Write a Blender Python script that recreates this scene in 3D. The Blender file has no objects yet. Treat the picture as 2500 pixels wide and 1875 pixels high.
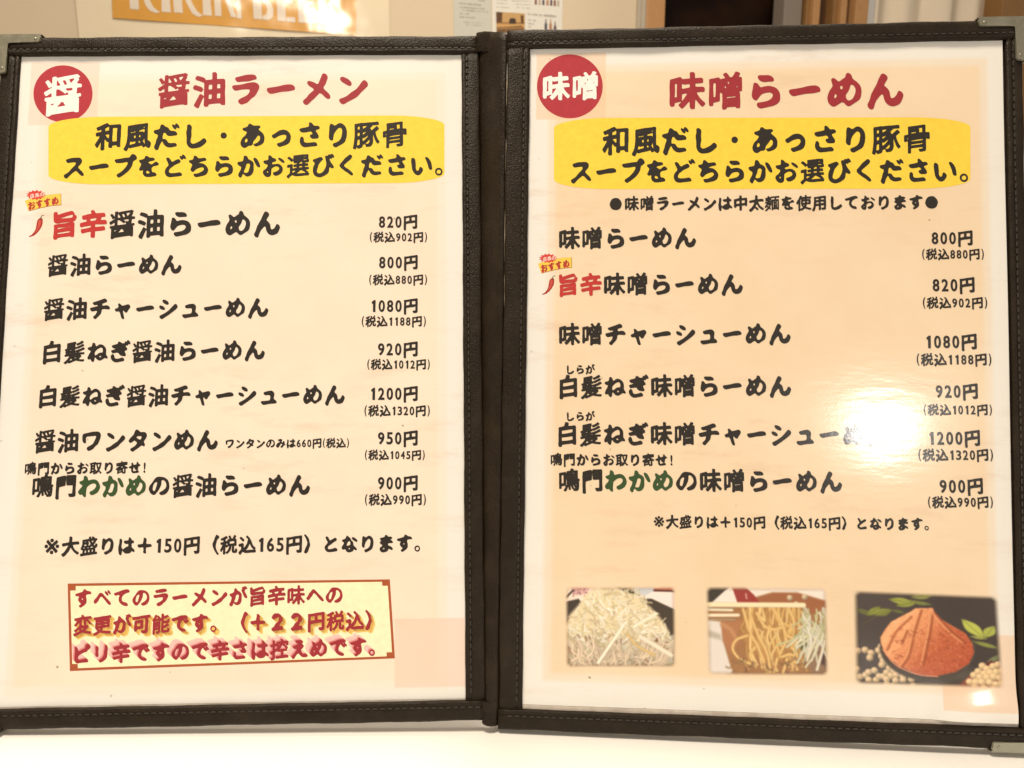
import bpy, bmesh, math, random
import numpy as np
from mathutils import Vector, Matrix, geometry

random.seed(7)
RNG = np.random.default_rng(11)
S = bpy.context.scene
COL = S.collection

# ------------------------------------------------------------------ camera
FPX = 1800.0                                    # focal length in pixels of the 2500 px wide photograph
PITCH = math.radians(10.0)
_d = np.array([-0.0048, math.cos(PITCH), math.sin(PITCH)]); _d /= np.linalg.norm(_d)   # world "down" in camera axes
_Z = -_d
_f = np.array([0, 0, 1.0]); _Y = _f - _f.dot(_Z) * _Z; _Y /= np.linalg.norm(_Y)
_X = np.cross(_Y, _Z)
CW = np.array([_X, _Y, _Z])                     # camera axes (x right, y down, z forward) -> world
CAMPOS = np.array([0.0, 0.0, 0.2004])

def c2w(p): return CW @ np.asarray(p, float) + CAMPOS
def ray(x, y): return CW @ np.array([(x - 1250) / FPX, (y - 937.5) / FPX, 1.0])

cam = bpy.data.cameras.new('camera'); camo = bpy.data.objects.new('camera', cam); COL.objects.link(camo)
cam.sensor_width = 36; cam.lens = 36 * FPX / 2500; cam.clip_start = .01; cam.clip_end = 50
_m = Matrix.Identity(4)
for r in range(3):
    _m[r][0] = CW[r][0]; _m[r][1] = -CW[r][1]; _m[r][2] = -CW[r][2]; _m[r][3] = CAMPOS[r]
camo.matrix_world = _m
cam.dof.use_dof = True; cam.dof.focus_distance = .325; cam.dof.aperture_fstop = 22
S.camera = camo

# ------------------------------------------------------------------ light
W = bpy.data.worlds.new('World'); S.world = W; W.use_nodes = True
bg = W.node_tree.nodes['Background']; bg.inputs[0].default_value = (1, .84, .66, 1); bg.inputs[1].default_value = .39
S.view_settings.view_transform = 'Standard'; S.view_settings.look = 'None'
S.view_settings.exposure = 0.0; S.view_settings.gamma = 1
def lamp(name, loc, target, power, size, color):
    l = bpy.data.lights.new(name, 'AREA'); l.shape = 'DISK'; l.size = size; l.energy = power; l.color = color
    o = bpy.data.objects.new(name, l); COL.objects.link(o); o.location = loc
    o.rotation_euler = (Vector(target) - Vector(loc)).to_track_quat('-Z', 'Y').to_euler()
    return o
WARM = (1, .86, .68)
# ceiling downlights of the room, behind and beside the camera
GL1 = (1.28, -2.82, .82)       # the one mirrored in the right-hand page
GL2 = (.26, -1.73, 1.69)       # the one mirrored in the beer poster
lamp_a = lamp('downlight_or_fill', GL1, (0.1, .3, .1), 18, .13, (1, .95, .89))
_l = bpy.data.lights.new('spotlight', 'SPOT'); _l.energy = 62; _l.spot_size = math.radians(17); _l.spot_blend = .4; _l.shadow_soft_size = .07; _l.color = WARM
_o = bpy.data.objects.new('spotlight', _l); COL.objects.link(_o); _o.location = GL2          # wall spot over the counter, aimed at the posters
_o.rotation_euler = (Vector((-.30, 1.66, .80)) - Vector(GL2)).to_track_quat('-Z', 'Y').to_euler()
lamp_c = lamp('downlight_or_fill', (-.30, .07, 1.30), (-.08, .3, .1), 16.5, .30, WARM)
wall_fill = lamp('downlight_or_fill', (.05, .80, 1.75), (.1, 1.0, .3), 13, .20, WARM)       # added fill between table and wall to brighten the wall; no known fixture

# ------------------------------------------------------------------ menu geometry from the photograph
RS = .985
def _pose(t, u, v, s=1.0):
    u = np.array(u); v = np.array(v); n = np.cross(u, v)           # n points away from the camera
    M = np.eye(4); M[:3, 0] = CW @ u; M[:3, 1] = -(CW @ v); M[:3, 2] = -(CW @ n); M[:3, 3] = c2w(np.array(t) * s)
    return M
ML = _pose([-.12432, -.00919, .32882], [.99979, -.01161, .01687], [.0134, .99384, -.10997])
MR = _pose([.10729, -.00429, .31878], [.99798, .00951, -.06276], [-.01254, .99876, -.04811], RS)
PANEL = {'L': dict(M=ML, W=.22222, H=.3095, mt=.00898, mb=.00846, ml=.00852, mr=.0086),
         'R': dict(M=MR, W=.22315 * RS, H=.3095 * RS, mt=.00862 * RS, mb=.00884 * RS, ml=.01033 * RS, mr=.0066 * RS)}
WP = -.0010                                                        # page plane below the board's front plane
def uv(side, x, y, w=WP):
    """pixel of the photograph -> point on the panel's page plane"""
    M = PANEL[side]['M']; d = ray(x, y)
    n = M[:3, 2]; o = M[:3, 3] + n * w
    t = n.dot(o - CAMPOS) / n.dot(d); p = CAMPOS + d * t - M[:3, 3]
    return np.array([p.dot(M[:3, 0]), p.dot(M[:3, 1])])
K = 1250 / 2212.0
OFF = {'A': (0, 0), 'B': (1250, 0), 'C': (0, 450), 'D': (0, 900), 'E': (0, 1375), 'F': (1250, 450), 'G': (1250, 900), 'H': (1250, 1375)}
def cuv(tag, x, y):
    ox, oy = OFF[tag]; return uv('L' if tag in 'ACDE' else 'R', ox + x * K, oy + y * K)

BULGE = uv('R', 2392, 1705)
_p = (MR @ np.array([*BULGE, WP, 1]))[:3]; _v = CAMPOS - _p; _v /= np.linalg.norm(_v); _l = np.array(GL1) - _p; _l /= np.linalg.norm(_l)
_h = MR[:3, :3].T @ (_v + _l); _g = -_h[:2] / _h[2]           # slope of the sheet that mirrors the lamp to the camera here
BD = _g / np.linalg.norm(_g); BH = float(np.linalg.norm(_g)) * .0088 / .858
print('curl slope', _g, 'height', BH)
def warp(side, P):
    """gentle unevenness of the laminated sheets (metres above the page plane)"""
    u, v = P[..., 0], P[..., 1]
    h = .00010 * np.sin(u * 61 + 1.3) * np.sin(v * 43 + .4) + .00008 * np.sin(u * 23 - v * 37)
    if side == 'R':                                   # the lower outer corner curls
        du, dv = u - BULGE[0], v - BULGE[1]
        a = (du * BD[1] - dv * BD[0]); b = (du * BD[0] + dv * BD[1]) - 16 * a * a
        h = h + BH * np.exp(-(a / .020) ** 4) * np.exp(-((b - .0062) / .0088) ** 2)
    else:
        h = h + .00002 * np.sin(u * 210 + v * 90) * np.clip((u + v * .3) * 8, 0, 1)
    return h
def wnormal(side, P):
    e = 2e-4
    gx = (warp(side, P + [e, 0]) - warp(side, P - [e, 0])) / (2 * e)
    gy = (warp(side, P + [0, e]) - warp(side, P - [0, e])) / (2 * e)
    n = np.stack([-gx, -gy, np.ones_like(gx)], -1)
    return n / np.linalg.norm(n, axis=-1, keepdims=True)

# ------------------------------------------------------------------ helpers
def tag(o, label=None, cat=None, group=None, kind=None):
    if label: o['label'] = label
    if cat: o['category'] = cat
    if group: o['group'] = group
    if kind: o['kind'] = kind
    return o
def empty(name, loc=(0, 0, 0)):
    o = bpy.data.objects.new(name, None); COL.objects.link(o); o.location = loc; o.empty_display_size = .02
    return o
def link(name, me, mats, parent=None, M=None):
    o = bpy.data.objects.new(name, me); COL.objects.link(o)
    for m in (mats if isinstance(mats, (list, tuple)) else [mats]):
        if m is not None: me.materials.append(m)
    if parent is not None: o.parent = parent
    if M is not None: o.matrix_local = Matrix(np.asarray(M).tolist())
    return o
def from_bm(bm, name, smooth=False):
    me = bpy.data.meshes.new(name); bmesh.ops.recalc_face_normals(bm, faces=bm.faces); bm.to_mesh(me); bm.free()
    if smooth:
        for p in me.polygons: p.use_smooth = True
    return me
def box_bm(bm, lo, hi, bevel=0.0, seg=2):
    r = bmesh.ops.create_cube(bm, size=1)
    lo, hi = Vector(lo), Vector(hi)
    for v in r['verts']:
        v.co = Vector(((lo.x + hi.x) / 2 + v.co.x * (hi.x - lo.x), (lo.y + hi.y) / 2 + v.co.y * (hi.y - lo.y), (lo.z + hi.z) / 2 + v.co.z * (hi.z - lo.z)))
    if bevel > 0:
        es = list({e for v in r['verts'] for e in v.link_edges})
        bmesh.ops.bevel(bm, geom=es, offset=bevel, segments=seg, affect='EDGES', profile=.5)
def box(name, lo, hi, mat, parent=None, bevel=0.0, M=None):
    bm = bmesh.new(); box_bm(bm, lo, hi, bevel); return link(name, from_bm(bm, name), mat, parent, M)
def lin(c):
    c = np.asarray(c, float) / 255.0
    return np.where(c <= .04045, c / 12.92, ((c + .055) / 1.055) ** 2.4)

# ------------------------------------------------------------------ materials
def mat(name):
    m = bpy.data.materials.new(name); m.use_nodes = True
    return m, m.node_tree, m.node_tree.nodes['Principled BSDF']
def N(nt, t, **k):
    n = nt.nodes.new(t)
    for a, b in k.items(): setattr(n, a, b)
    return n
def noise(nt, scale, detail=4, rough=.55, vec=None):
    n = N(nt, 'ShaderNodeTexNoise'); n.inputs['Scale'].default_value = scale; n.inputs['Detail'].default_value = detail; n.inputs['Roughness'].default_value = rough
    if vec is not None: nt.links.new(vec, n.inputs['Vector'])
    return n.outputs['Fac']
def math_(nt, op, a, b=None, clamp=False):
    n = N(nt, 'ShaderNodeMath', operation=op); n.use_clamp = clamp
    for i, x in enumerate((a, b)):
        if x is None: continue
        if isinstance(x, (int, float)): n.inputs[i].default_value = x
        else: nt.links.new(x, n.inputs[i])
    return n.outputs[0]
def mixc(nt, fac, a, b):
    n = N(nt, 'ShaderNodeMix', data_type='RGBA'); n.clamp_factor = True
    for s, x in ((0, fac), (6, a), (7, b)):
        if isinstance(x, (int, float)): n.inputs[s].default_value = x
        elif isinstance(x, (tuple, list)): n.inputs[s].default_value = (*x[:3], 1)
        else: nt.links.new(x, n.inputs[s])
    return n.outputs[2]
def ramp(nt, fac, lo, hi):
    n = N(nt, 'ShaderNodeMapRange'); n.inputs[1].default_value = lo; n.inputs[2].default_value = hi; n.clamp = True
    nt.links.new(fac, n.inputs[0]); return n.outputs[0]
def bump(nt, h, strength, dist=.001):
    b = N(nt, 'ShaderNodeBump'); b.inputs['Strength'].default_value = strength; b.inputs['Distance'].default_value = dist
    nt.links.new(h, b.inputs['Height']); return b.outputs['Normal']

def laminate(nt, p):
    """thin clear laminate over the print: a glossy coat with fine orange peel and wrinkles"""
    tc = N(nt, 'ShaderNodeTexCoord').outputs['Object']
    mp = N(nt, 'ShaderNodeMapping'); mp.inputs['Scale'].default_value = (60, 220, 60); mp.inputs['Rotation'].default_value = (0, 0, .25)
    nt.links.new(tc, mp.inputs['Vector'])
    h1 = noise(nt, 1.0, 3, .5, mp.outputs[0])
    h2 = noise(nt, 900, 2, .5, tc)
    h = math_(nt, 'ADD', math_(nt, 'MULTIPLY', h1, .7), math_(nt, 'MULTIPLY', h2, .12))
    nb = bump(nt, h, .16, .00045)
    p.inputs['Roughness'].default_value = .6
    p.inputs['Specular IOR Level'].default_value = .25
    p.inputs['Coat Weight'].default_value = .75
    p.inputs['Coat Roughness'].default_value = .14
    nt.links.new(nb, p.inputs['Coat Normal'])
    return tc
INK = {}
def ink(name, srgb):
    if name in INK: return INK[name]
    m, nt, p = mat('ink_' + name); tc = laminate(nt, p)
    c = lin(srgb); n = noise(nt, 420, 3, .6, tc)
    nt.links.new(mixc(nt, n, tuple(c * .86), tuple(np.clip(c * 1.12 + .004, 0, 1))), p.inputs['Base Color'])
    INK[name] = m; return m
BLACK = ink('black', (34, 28, 22)); RED = ink('red', (158, 40, 50)); BRED = ink('bright_red', (190, 50, 48)); GREEN = ink('green', (48, 78, 38))
WHITE = ink('white', (250, 246, 240)); YEL = ink('yellow', (253, 214, 70)); CIRC = ink('circle_red', (178, 46, 60)); BROWN = ink('brown', (170, 84, 44))
PALE = ink('pale_yellow', (254, 243, 205)); ORA = ink('orange', (246, 200, 110)); PK1 = ink('pink_light', (240, 196, 190)); PK2 = ink('pink_mid', (222, 140, 140))
SYEL = ink('sticker_yellow', (250, 208, 84)); CHILI = ink('chili', (168, 40, 34)); CHILI2 = ink('chili_light', (204, 84, 70)); STEM = ink('stem', (96, 92, 66)); SRED = ink('sticker_red', (214, 62, 56)); SDRED = ink('sticker_dark_red', (176, 62, 48))
SHAD = ink('sticker_edge', (176, 130, 60)); LPINK = ink('pale_pink', (246, 206, 196))

def page_mat(side, tint, square_tint, rects, squares):
    m, nt, p = mat('printed_sheet_' + ('pink' if side == 'L' else 'peach')); tc = laminate(nt, p)
    sx = N(nt, 'ShaderNodeSeparateXYZ'); nt.links.new(tc, sx.inputs[0]); X, Y = sx.outputs[0], sx.outputs[1]
    def rect(x0, x1, y0, y1, soft):
        e = [ramp(nt, X, x0 - soft, x0 + soft), ramp(nt, X, x1 + soft, x1 - soft), ramp(nt, Y, y0 - soft, y0 + soft), ramp(nt, Y, y1 + soft, y1 - soft)]
        a = math_(nt, 'MULTIPLY', math_(nt, 'MULTIPLY', e[0], e[1]), math_(nt, 'MULTIPLY', e[2], e[3])); return a
    col = (.84, .835, .80)
    paper = noise(nt, 18, 5, .6, tc)
    tintc = mixc(nt, ramp(nt, paper, .3, .7), tuple(lin(tint[0])), tuple(lin(tint[1])))
    for x0, x1, y0, y1, soft, k in rects:
        col = mixc(nt, math_(nt, 'MULTIPLY', rect(x0, x1, y0, y1, soft), k), col, tintc)
    for x0, x1, y0, y1, k in squares:
        col = mixc(nt, math_(nt, 'MULTIPLY', rect(x0, x1, y0, y1, .0003), k), col, tuple(lin(square_tint)))
    # smudges and grease from handling
    mp = N(nt, 'ShaderNodeMapping'); mp.inputs['Scale'].default_value = (14, 60, 14); mp.inputs['Rotation'].default_value = (0, 0, .12); nt.links.new(tc, mp.inputs[0])
    sm = ramp(nt, noise(nt, 1.6, 6, .70, mp.outputs[0]), .52, .74)
    big = ramp(nt, noise(nt, 11, 3, .5, tc), .42, .60)
    col = mixc(nt, math_(nt, 'MULTIPLY', math_(nt, 'MULTIPLY', sm, big), .40), col, tuple(lin((208, 166, 138))))
    spk = ramp(nt, noise(nt, 260, 1, .4, tc), .80, .86)
    col = mixc(nt, math_(nt, 'MULTIPLY', spk, .8), col, (.12, .09, .06))
    gr = noise(nt, 1500, 2, .5, tc)
    col = mixc(nt, math_(nt, 'MULTIPLY', gr, .10), col, (.80, .66, .52))
    nt.links.new(col, p.inputs['Base Color'])
    return m

m, nt, p = mat('black_leatherette'); LEATHER = m
tc = N(nt, 'ShaderNodeTexCoord').outputs['Object']
vo = N(nt, 'ShaderNodeTexVoronoi'); vo.inputs['Scale'].default_value = 1500; nt.links.new(tc, vo.inputs['Vector'])
mp = N(nt, 'ShaderNodeMapping'); mp.inputs['Scale'].default_value = (1900, 700, 900); mp.inputs['Rotation'].default_value = (0, 0, .9); nt.links.new(tc, mp.inputs[0])
hh_ = math_(nt, 'ADD', math_(nt, 'MULTIPLY', vo.outputs['Distance'], .6), noise(nt, 1.0, 3, .6, mp.outputs[0]))
nt.links.new(bump(nt, hh_, .75, .0003), p.inputs['Normal'])
wear = noise(nt, 70, 6, .65, tc)
nt.links.new(mixc(nt, ramp(nt, wear, .45, .8), (.016, .0098, .005), (.031, .021, .011)), p.inputs['Base Color'])
nt.links.new(math_(nt, 'ADD', math_(nt, 'MULTIPLY', wear, .25), .30), p.inputs['Roughness'])
p.inputs['Specular IOR Level'].default_value = .20

m, nt, p = mat('thread'); THREAD = m; p.inputs['Base Color'].default_value = (.03, .024, .017, 1); p.inputs['Roughness'].default_value = .55
m, nt, p = mat('dull_nickel'); METAL = m
tc = N(nt, 'ShaderNodeTexCoord').outputs['Object']; n_ = noise(nt, 260, 5, .6, tc)
nt.links.new(mixc(nt, n_, (.22, .21, .155), (.37, .355, .28)), p.inputs['Base Color']); p.inputs['Metallic'].default_value = .8
nt.links.new(math_(nt, 'ADD', math_(nt, 'MULTIPLY', n_, .3), .3), p.inputs['Roughness'])
m, nt, p = mat('black_lining'); LINING = m; p.inputs['Base Color'].default_value = (.035, .026, .022, 1); p.inputs['Roughness'].default_value = .6
m, nt, p = mat('sleeve_plastic'); SLEEVE = m
tc = N(nt, 'ShaderNodeTexCoord').outputs['Object']
nt.links.new(mixc(nt, ramp(nt, noise(nt, 160, 4, .6, tc), .35, .7), (.52, .45, .37), (.72, .66, .58)), p.inputs['Base Color']); p.inputs['Roughness'].default_value = .3

def simple(name, c, rough=.6, var=.12, scale=30, spec=.4, bmp=0, bscale=200, metal=0):
    m, nt, p = mat(name); tc = N(nt, 'ShaderNodeTexCoord').outputs['Object']
    c = np.array(c); n = noise(nt, scale, 5, .6, tc)
    nt.links.new(mixc(nt, n, tuple(np.clip(c * (1 - var), 0, 1)), tuple(np.clip(c * (1 + var), 0, 1))), p.inputs['Base Color'])
    p.inputs['Roughness'].default_value = rough; p.inputs['Specular IOR Level'].default_value = spec
    if bmp: nt.links.new(bump(nt, noise(nt, bscale, 4, .6, tc), bmp, .001), p.inputs['Normal'])
    return m
def wood(name, a, b, sc=(40, 40, 3)):
    m, nt, p = mat(name); tc = N(nt, 'ShaderNodeTexCoord').outputs['Object']
    mp = N(nt, 'ShaderNodeMapping'); mp.inputs['Scale'].default_value = sc; nt.links.new(tc, mp.inputs[0])
    n = noise(nt, 1.5, 6, .6, mp.outputs[0]); nt.links.new(mixc(nt, n, a, b), p.inputs['Base Color']); p.inputs['Roughness'].default_value = .45
    return m
WALLM = simple('cream_wall_paint', (.68, .57, .42), .7, .05, 6, .3, .25, 300)
POSTERM = simple('glossy_poster_film', (.80, .70, .52), .13, .04, 5, .5)
_nt = POSTERM.node_tree; _p = _nt.nodes['Principled BSDF']; _tc = N(_nt, 'ShaderNodeTexCoord').outputs['Object']
_nt.links.new(bump(_nt, noise(_nt, 7, 2, .5, _tc), .30, .02), _p.inputs['Normal'])
def gloss_print(name, c):
    m = simple(name, c, .13, .08, 60, .5); nt = m.node_tree; p = nt.nodes['Principled BSDF']; tc = N(nt, 'ShaderNodeTexCoord').outputs['Object']
    nt.links.new(bump(nt, noise(nt, 7, 2, .5, tc), .30, .02), p.inputs['Normal']); return m
ORANGEM = gloss_print('amber_print', (.66, .34, .065)); LETTERM = gloss_print('pale_print', (.74, .66, .56))
TABLEM = simple('white_table_laminate', (.93, .92, .89), .35, .02, 12, .5, .05, 500)
PAPERM = simple('white_notice_paper', (.74, .72, .66), .6, .04, 40)
PAPERG = simple('grey_notice_paper', (.56, .56, .50), .6, .05, 40)
PRINTM = simple('grey_print', (.28, .25, .22), .6, .3, 400)
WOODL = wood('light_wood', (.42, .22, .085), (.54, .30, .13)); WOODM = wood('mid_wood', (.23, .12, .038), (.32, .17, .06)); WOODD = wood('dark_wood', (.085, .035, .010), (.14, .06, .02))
CURT = simple('white_curtain_cloth', (.82, .72, .58), .85, .06, 14, .2, .2, 900)
JAMB = simple('grey_jamb_paint', (.46, .41, .33), .5, .06, 20)
MAUVE = simple('mauve_grey_paint', (.25, .21, .18), .6, .06, 20)
FLOORM = simple('brown_floor', (.16, .11, .07), .5, .2, 8)

# ------------------------------------------------------------------ brush lettering (built from outlines of the bundled typeface)
GRID = 84
_cache = {}
def _outline(ch):
    cu = bpy.data.curves.new('g', 'FONT'); cu.body = ch; cu.resolution_u = 5
    o = bpy.data.objects.new('g', cu); COL.objects.link(o)
    c2 = o.to_curve(bpy.context.evaluated_depsgraph_get()); co = []; ed = []
    for sp in c2.splines:
        n0 = len(co); bp = sp.bezier_points; m_ = len(bp)
        if m_ < 2: continue
        for k in range(m_):
            a, b = bp[k], bp[(k + 1) % m_]
            p0, p1, p2, p3 = (np.array(q[:2]) for q in (a.co, a.handle_right, b.handle_left, b.co))
            straight = abs((p3 - p0)[0] * (p1 - p0)[1] - (p3 - p0)[1] * (p1 - p0)[0]) + abs((p3 - p0)[0] * (p2 - p0)[1] - (p3 - p0)[1] * (p2 - p0)[0]) < 1e-5
            for t in ([0] if straight else np.linspace(0, 1, 6)[:-1]):
                co.append((1 - t) ** 3 * p0 + 3 * (1 - t) ** 2 * t * p1 + 3 * (1 - t) * t * t * p2 + t ** 3 * p3)
        n1 = len(co); ed += [(k, k + 1 if k + 1 < n1 else n0) for k in range(n0, n1)]
    co = np.array(co).reshape(-1, 2); ed = np.array(ed).reshape(-1, 2).astype(int)
    o.to_curve_clear(); bpy.data.objects.remove(o); bpy.data.curves.remove(cu)
    return co, ed
def _vnoise(P, s, seed):
    a = np.sin(P[..., 0] * s * 1.7 + seed * 2.1 + 1.3 * np.sin(P[..., 1] * s + seed)); b = np.sin(P[..., 1] * s * 1.9 - seed + 1.1 * np.sin(P[..., 0] * s * .8 + 2 * seed))
    return a * b
def glyph(ch, brush=True):
    """(verts2d, tris, advance): brush-thickened glyph in em units, cell centre at y=0"""
    key = (ch, brush)
    if key in _cache: return _cache[key]
    if ch == '1':
        co = np.array([(.10, -.36), (.22, -.36), (.22, .36), (.14, .36), (.0, .24), (.02, .17), (.10, .22)]); ed = np.array([(i, (i + 1) % 7) for i in range(7)])
    else: co, ed = _outline(ch)
    half = ch in '0123456789()!'
    if len(ed) == 0: _cache[key] = (np.zeros((0, 2)), [], 1.0); return _cache[key]
    if half:
        lo, hi = co.min(0), co.max(0)
        if ch in '()': sx, sy, cw = .16, .92, .36
        elif ch == '1': sx, sy, cw = .20, .70, .50
        elif ch == '!': sx, sy, cw = .10, .74, .50
        else: sx, sy, cw = .345, .70, .52
        co = (co - (lo + hi) / 2) / (hi - lo) * [sx, sy] + [cw / 2, -.015]
        adv = cw
    else:
        co = co - [0, .38]; adv = 1.0
        kana = 0x3040 <= ord(ch) < 0x3100 and ch != '・'
        sx = .94 if ch == 'ー' else (.92 if ch in 'ャュっ' else (.98 if kana else .95))
        co[:, 0] = .5 + (co[:, 0] - .5) * sx; co[:, 1] *= 1.0
        if ch == '※': co = (co - co.mean(0)) / (co.max(0) - co.min(0)).max() * .80 + [.5, 0]
        if ch not in '●・。（）※＋':
            co[:, 1] += .11 * (co[:, 0] - .5) + (.05 * np.sin((co[:, 0] - .1) * 3.2) - .03) * .8          # strokes rise to the right and arch a little
    kanji = ord(ch) >= 0x4e00 and ord(ch) < 0xa000
    A = co[ed[:, 0]]; B = co[ed[:, 1]]
    pad = .12
    xs = np.linspace(co[:, 0].min() - pad, co[:, 0].max() + pad, GRID); ys = np.linspace(co[:, 1].min() - pad, co[:, 1].max() + pad, GRID)
    GX, GY = np.meshgrid(xs, ys); P = np.stack([GX.ravel(), GY.ravel()], 1)
    # inside test (winding)
    cond = (A[None, :, 1] > P[:, 1:2]) != (B[None, :, 1] > P[:, 1:2])
    with np.errstate(divide='ignore', invalid='ignore'):
        xi = A[:, 0] + (P[:, 1:2] - A[:, 1]) * (B[:, 0] - A[:, 0]) / (B[:, 1] - A[:, 1])
    inside = np.sum(np.where(cond & (P[:, 0:1] < xi), np.where(B[None, :, 1] > A[None, :, 1], 1, -1), 0), axis=1) != 0
    per = np.linalg.norm(B - A, axis=1).sum()
    # nib: an ellipse lying along the upper-left / lower-right diagonal
    if not brush: na, nb = .012, .012
    elif ch in '●': na, nb = .03, .03
    elif ch in '。・': na, nb = .012, .010
    elif ch == '※': na, nb = .018, .014
    elif half: na, nb = (.030, .022) if ch not in '()' else (.024, .017)
    elif kanji:
        dens = min(max((per - 5.5) / 7.5, 0), 1)
        if ch in '骨': dens = .95
        na, nb = .055 - .032 * dens, .026 - .012 * dens
    else: na, nb = .070, .024
    c, s = math.cos(math.radians(-48)), math.sin(math.radians(-48))
    T = np.array([[c / na, s / na], [-s / nb, c / nb]])
    a, b, q = A @ T.T, B @ T.T, P @ T.T
    ab = b - a; L2 = (ab ** 2).sum(1) + 1e-12
    D = np.full(len(P), 1e9)
    for i in range(0, len(A), 64):
        t = ((q[:, None, :] - a[None, i:i + 64]) * ab[None, i:i + 64]).sum(2) / L2[i:i + 64]
        t = np.clip(t, 0, 1)
        dd = ((q[:, None, :] - a[None, i:i + 64] - t[..., None] * ab[None, i:i + 64]) ** 2).sum(2)
        D = np.minimum(D, dd.min(1))
    D = np.sqrt(D); F = np.where(inside, -D, D)
    th = 1.0 + ((.20 if kanji else .45) * _vnoise(P, 5.5, ord(ch) % 13) if brush and not half else 0)
    F = (F - th).reshape(GRID, GRID)
    if brush and not half and 0x3040 <= ord(ch) < 0x3100 and ch != '・':
        # kana: spread the ink with a slanted soft brush, so strokes swell in the middle and taper at their ends
        dx_, dy_ = xs[1] - xs[0], ys[1] - ys[0]
        kx = (np.arange(GRID) - GRID // 2) * dx_; ky = (np.arange(GRID) - GRID // 2) * dy_; KX, KY = np.meshgrid(kx, ky)
        ka, kb = c * KX + s * KY, -s * KX + c * KY
        ker = np.exp(-.5 * (ka / .064) ** 2 - .5 * (kb / .029) ** 2); ker /= ker.sum()
        n2 = 2 * GRID; G = np.fft.irfft2(np.fft.rfft2(inside.reshape(GRID, GRID).astype(float), (n2, n2)) * np.fft.rfft2(ker, (n2, n2)), (n2, n2))
        G = G[GRID // 2:GRID // 2 + GRID, GRID // 2:GRID // 2 + GRID]
        F = (.23 if ch in 'あおめぬねをの' else .185) * (1 - .38 * _vnoise(P, 5.0, ord(ch) % 13)).reshape(GRID, GRID) - G
    if brush and not half:
        for _ in range(1 if kanji else 2):
            G = np.pad(F, 1, mode='edge'); F = (G[1:-1, 1:-1] * 4 + G[:-2, 1:-1] * 2 + G[2:, 1:-1] * 2 + G[1:-1, :-2] * 2 + G[1:-1, 2:] * 2 + G[:-2, :-2] + G[2:, 2:] + G[:-2, 2:] + G[2:, :-2]) / 16
    F = np.where(np.abs(F) < 1e-6, 1e-6, F)
    # marching squares
    vid = {}; V = []; E = []
    def cross(i, j, k, l):
        key2 = (i, j, k, l)
        if key2 not in vid:
            f0, f1 = F[i, j], F[k, l]; t = min(max(f0 / (f0 - f1), .04), .96)
            vid[key2] = len(V); V.append((xs[j] + t * (xs[l] - xs[j]), ys[i] + t * (ys[k] - ys[i])))
        return vid[key2]
    neg = F < 0
    mixed = np.argwhere((neg[:-1, :-1] != neg[1:, :-1]) | (neg[:-1, :-1] != neg[:-1, 1:]) | (neg[:-1, :-1] != neg[1:, 1:]))
    for i, j in mixed:
        pts = []
        for (i0, j0, i1, j1) in ((i, j, i, j + 1), (i, j + 1, i + 1, j + 1), (i + 1, j, i + 1, j + 1), (i, j, i + 1, j)):
            if neg[i0, j0] != neg[i1, j1]: pts.append(cross(i0, j0, i1, j1))
        if len(pts) == 2: E.append(tuple(pts))
        elif len(pts) == 4: E.append((pts[0], pts[3])); E.append((pts[1], pts[2]))
    if not V: _cache[key] = (np.zeros((0, 2)), [], adv); return _cache[key]
    ov, oe, of, *_ = geometry.delaunay_2d_cdt([Vector(v) for v in V], E, [], 0, 1e-6)
    ov = np.array([tuple(v) for v in ov]); tris = []
    for f in of:
        cx, cy = ov[list(f)].mean(0)
        fx = (cx - xs[0]) / (xs[1] - xs[0]); fy = (cy - ys[0]) / (ys[1] - ys[0])
        j, i = min(max(int(fx), 0), GRID - 2), min(max(int(fy), 0), GRID - 2); fx -= j; fy -= i
        val = F[i, j] * (1 - fx) * (1 - fy) + F[i, j + 1] * fx * (1 - fy) + F[i + 1, j] * (1 - fx) * fy + F[i + 1, j + 1] * fx * fy
        if val < 0:
            a2, b2, c2 = ov[f[0]], ov[f[1]], ov[f[2]]
            ar = (b2[0] - a2[0]) * (c2[1] - a2[1]) - (b2[1] - a2[1]) * (c2[0] - a2[0])
            tris.append(tuple(f) if ar > 0 else (f[0], f[2], f[1]))
    _cache[key] = (ov, tris, adv); return _cache[key]

def layout(spans):
    """spans: [(text, material index)] -> verts, tris, mats in em units"""
    x = 0; VV = []; TT = []; MM = []; n = 0
    for text, mi in spans:
        for ch in text:
            if ch == '\u3000': x += 1; continue
            v, t, adv = glyph(ch)
            if len(v):
                VV.append(v + [x, 0]); TT += [(a + n, b + n, c + n) for a, b, c in t]; MM += [mi] * len(t); n += len(v)
            x += adv
    return np.concatenate(VV), TT, MM

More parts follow.
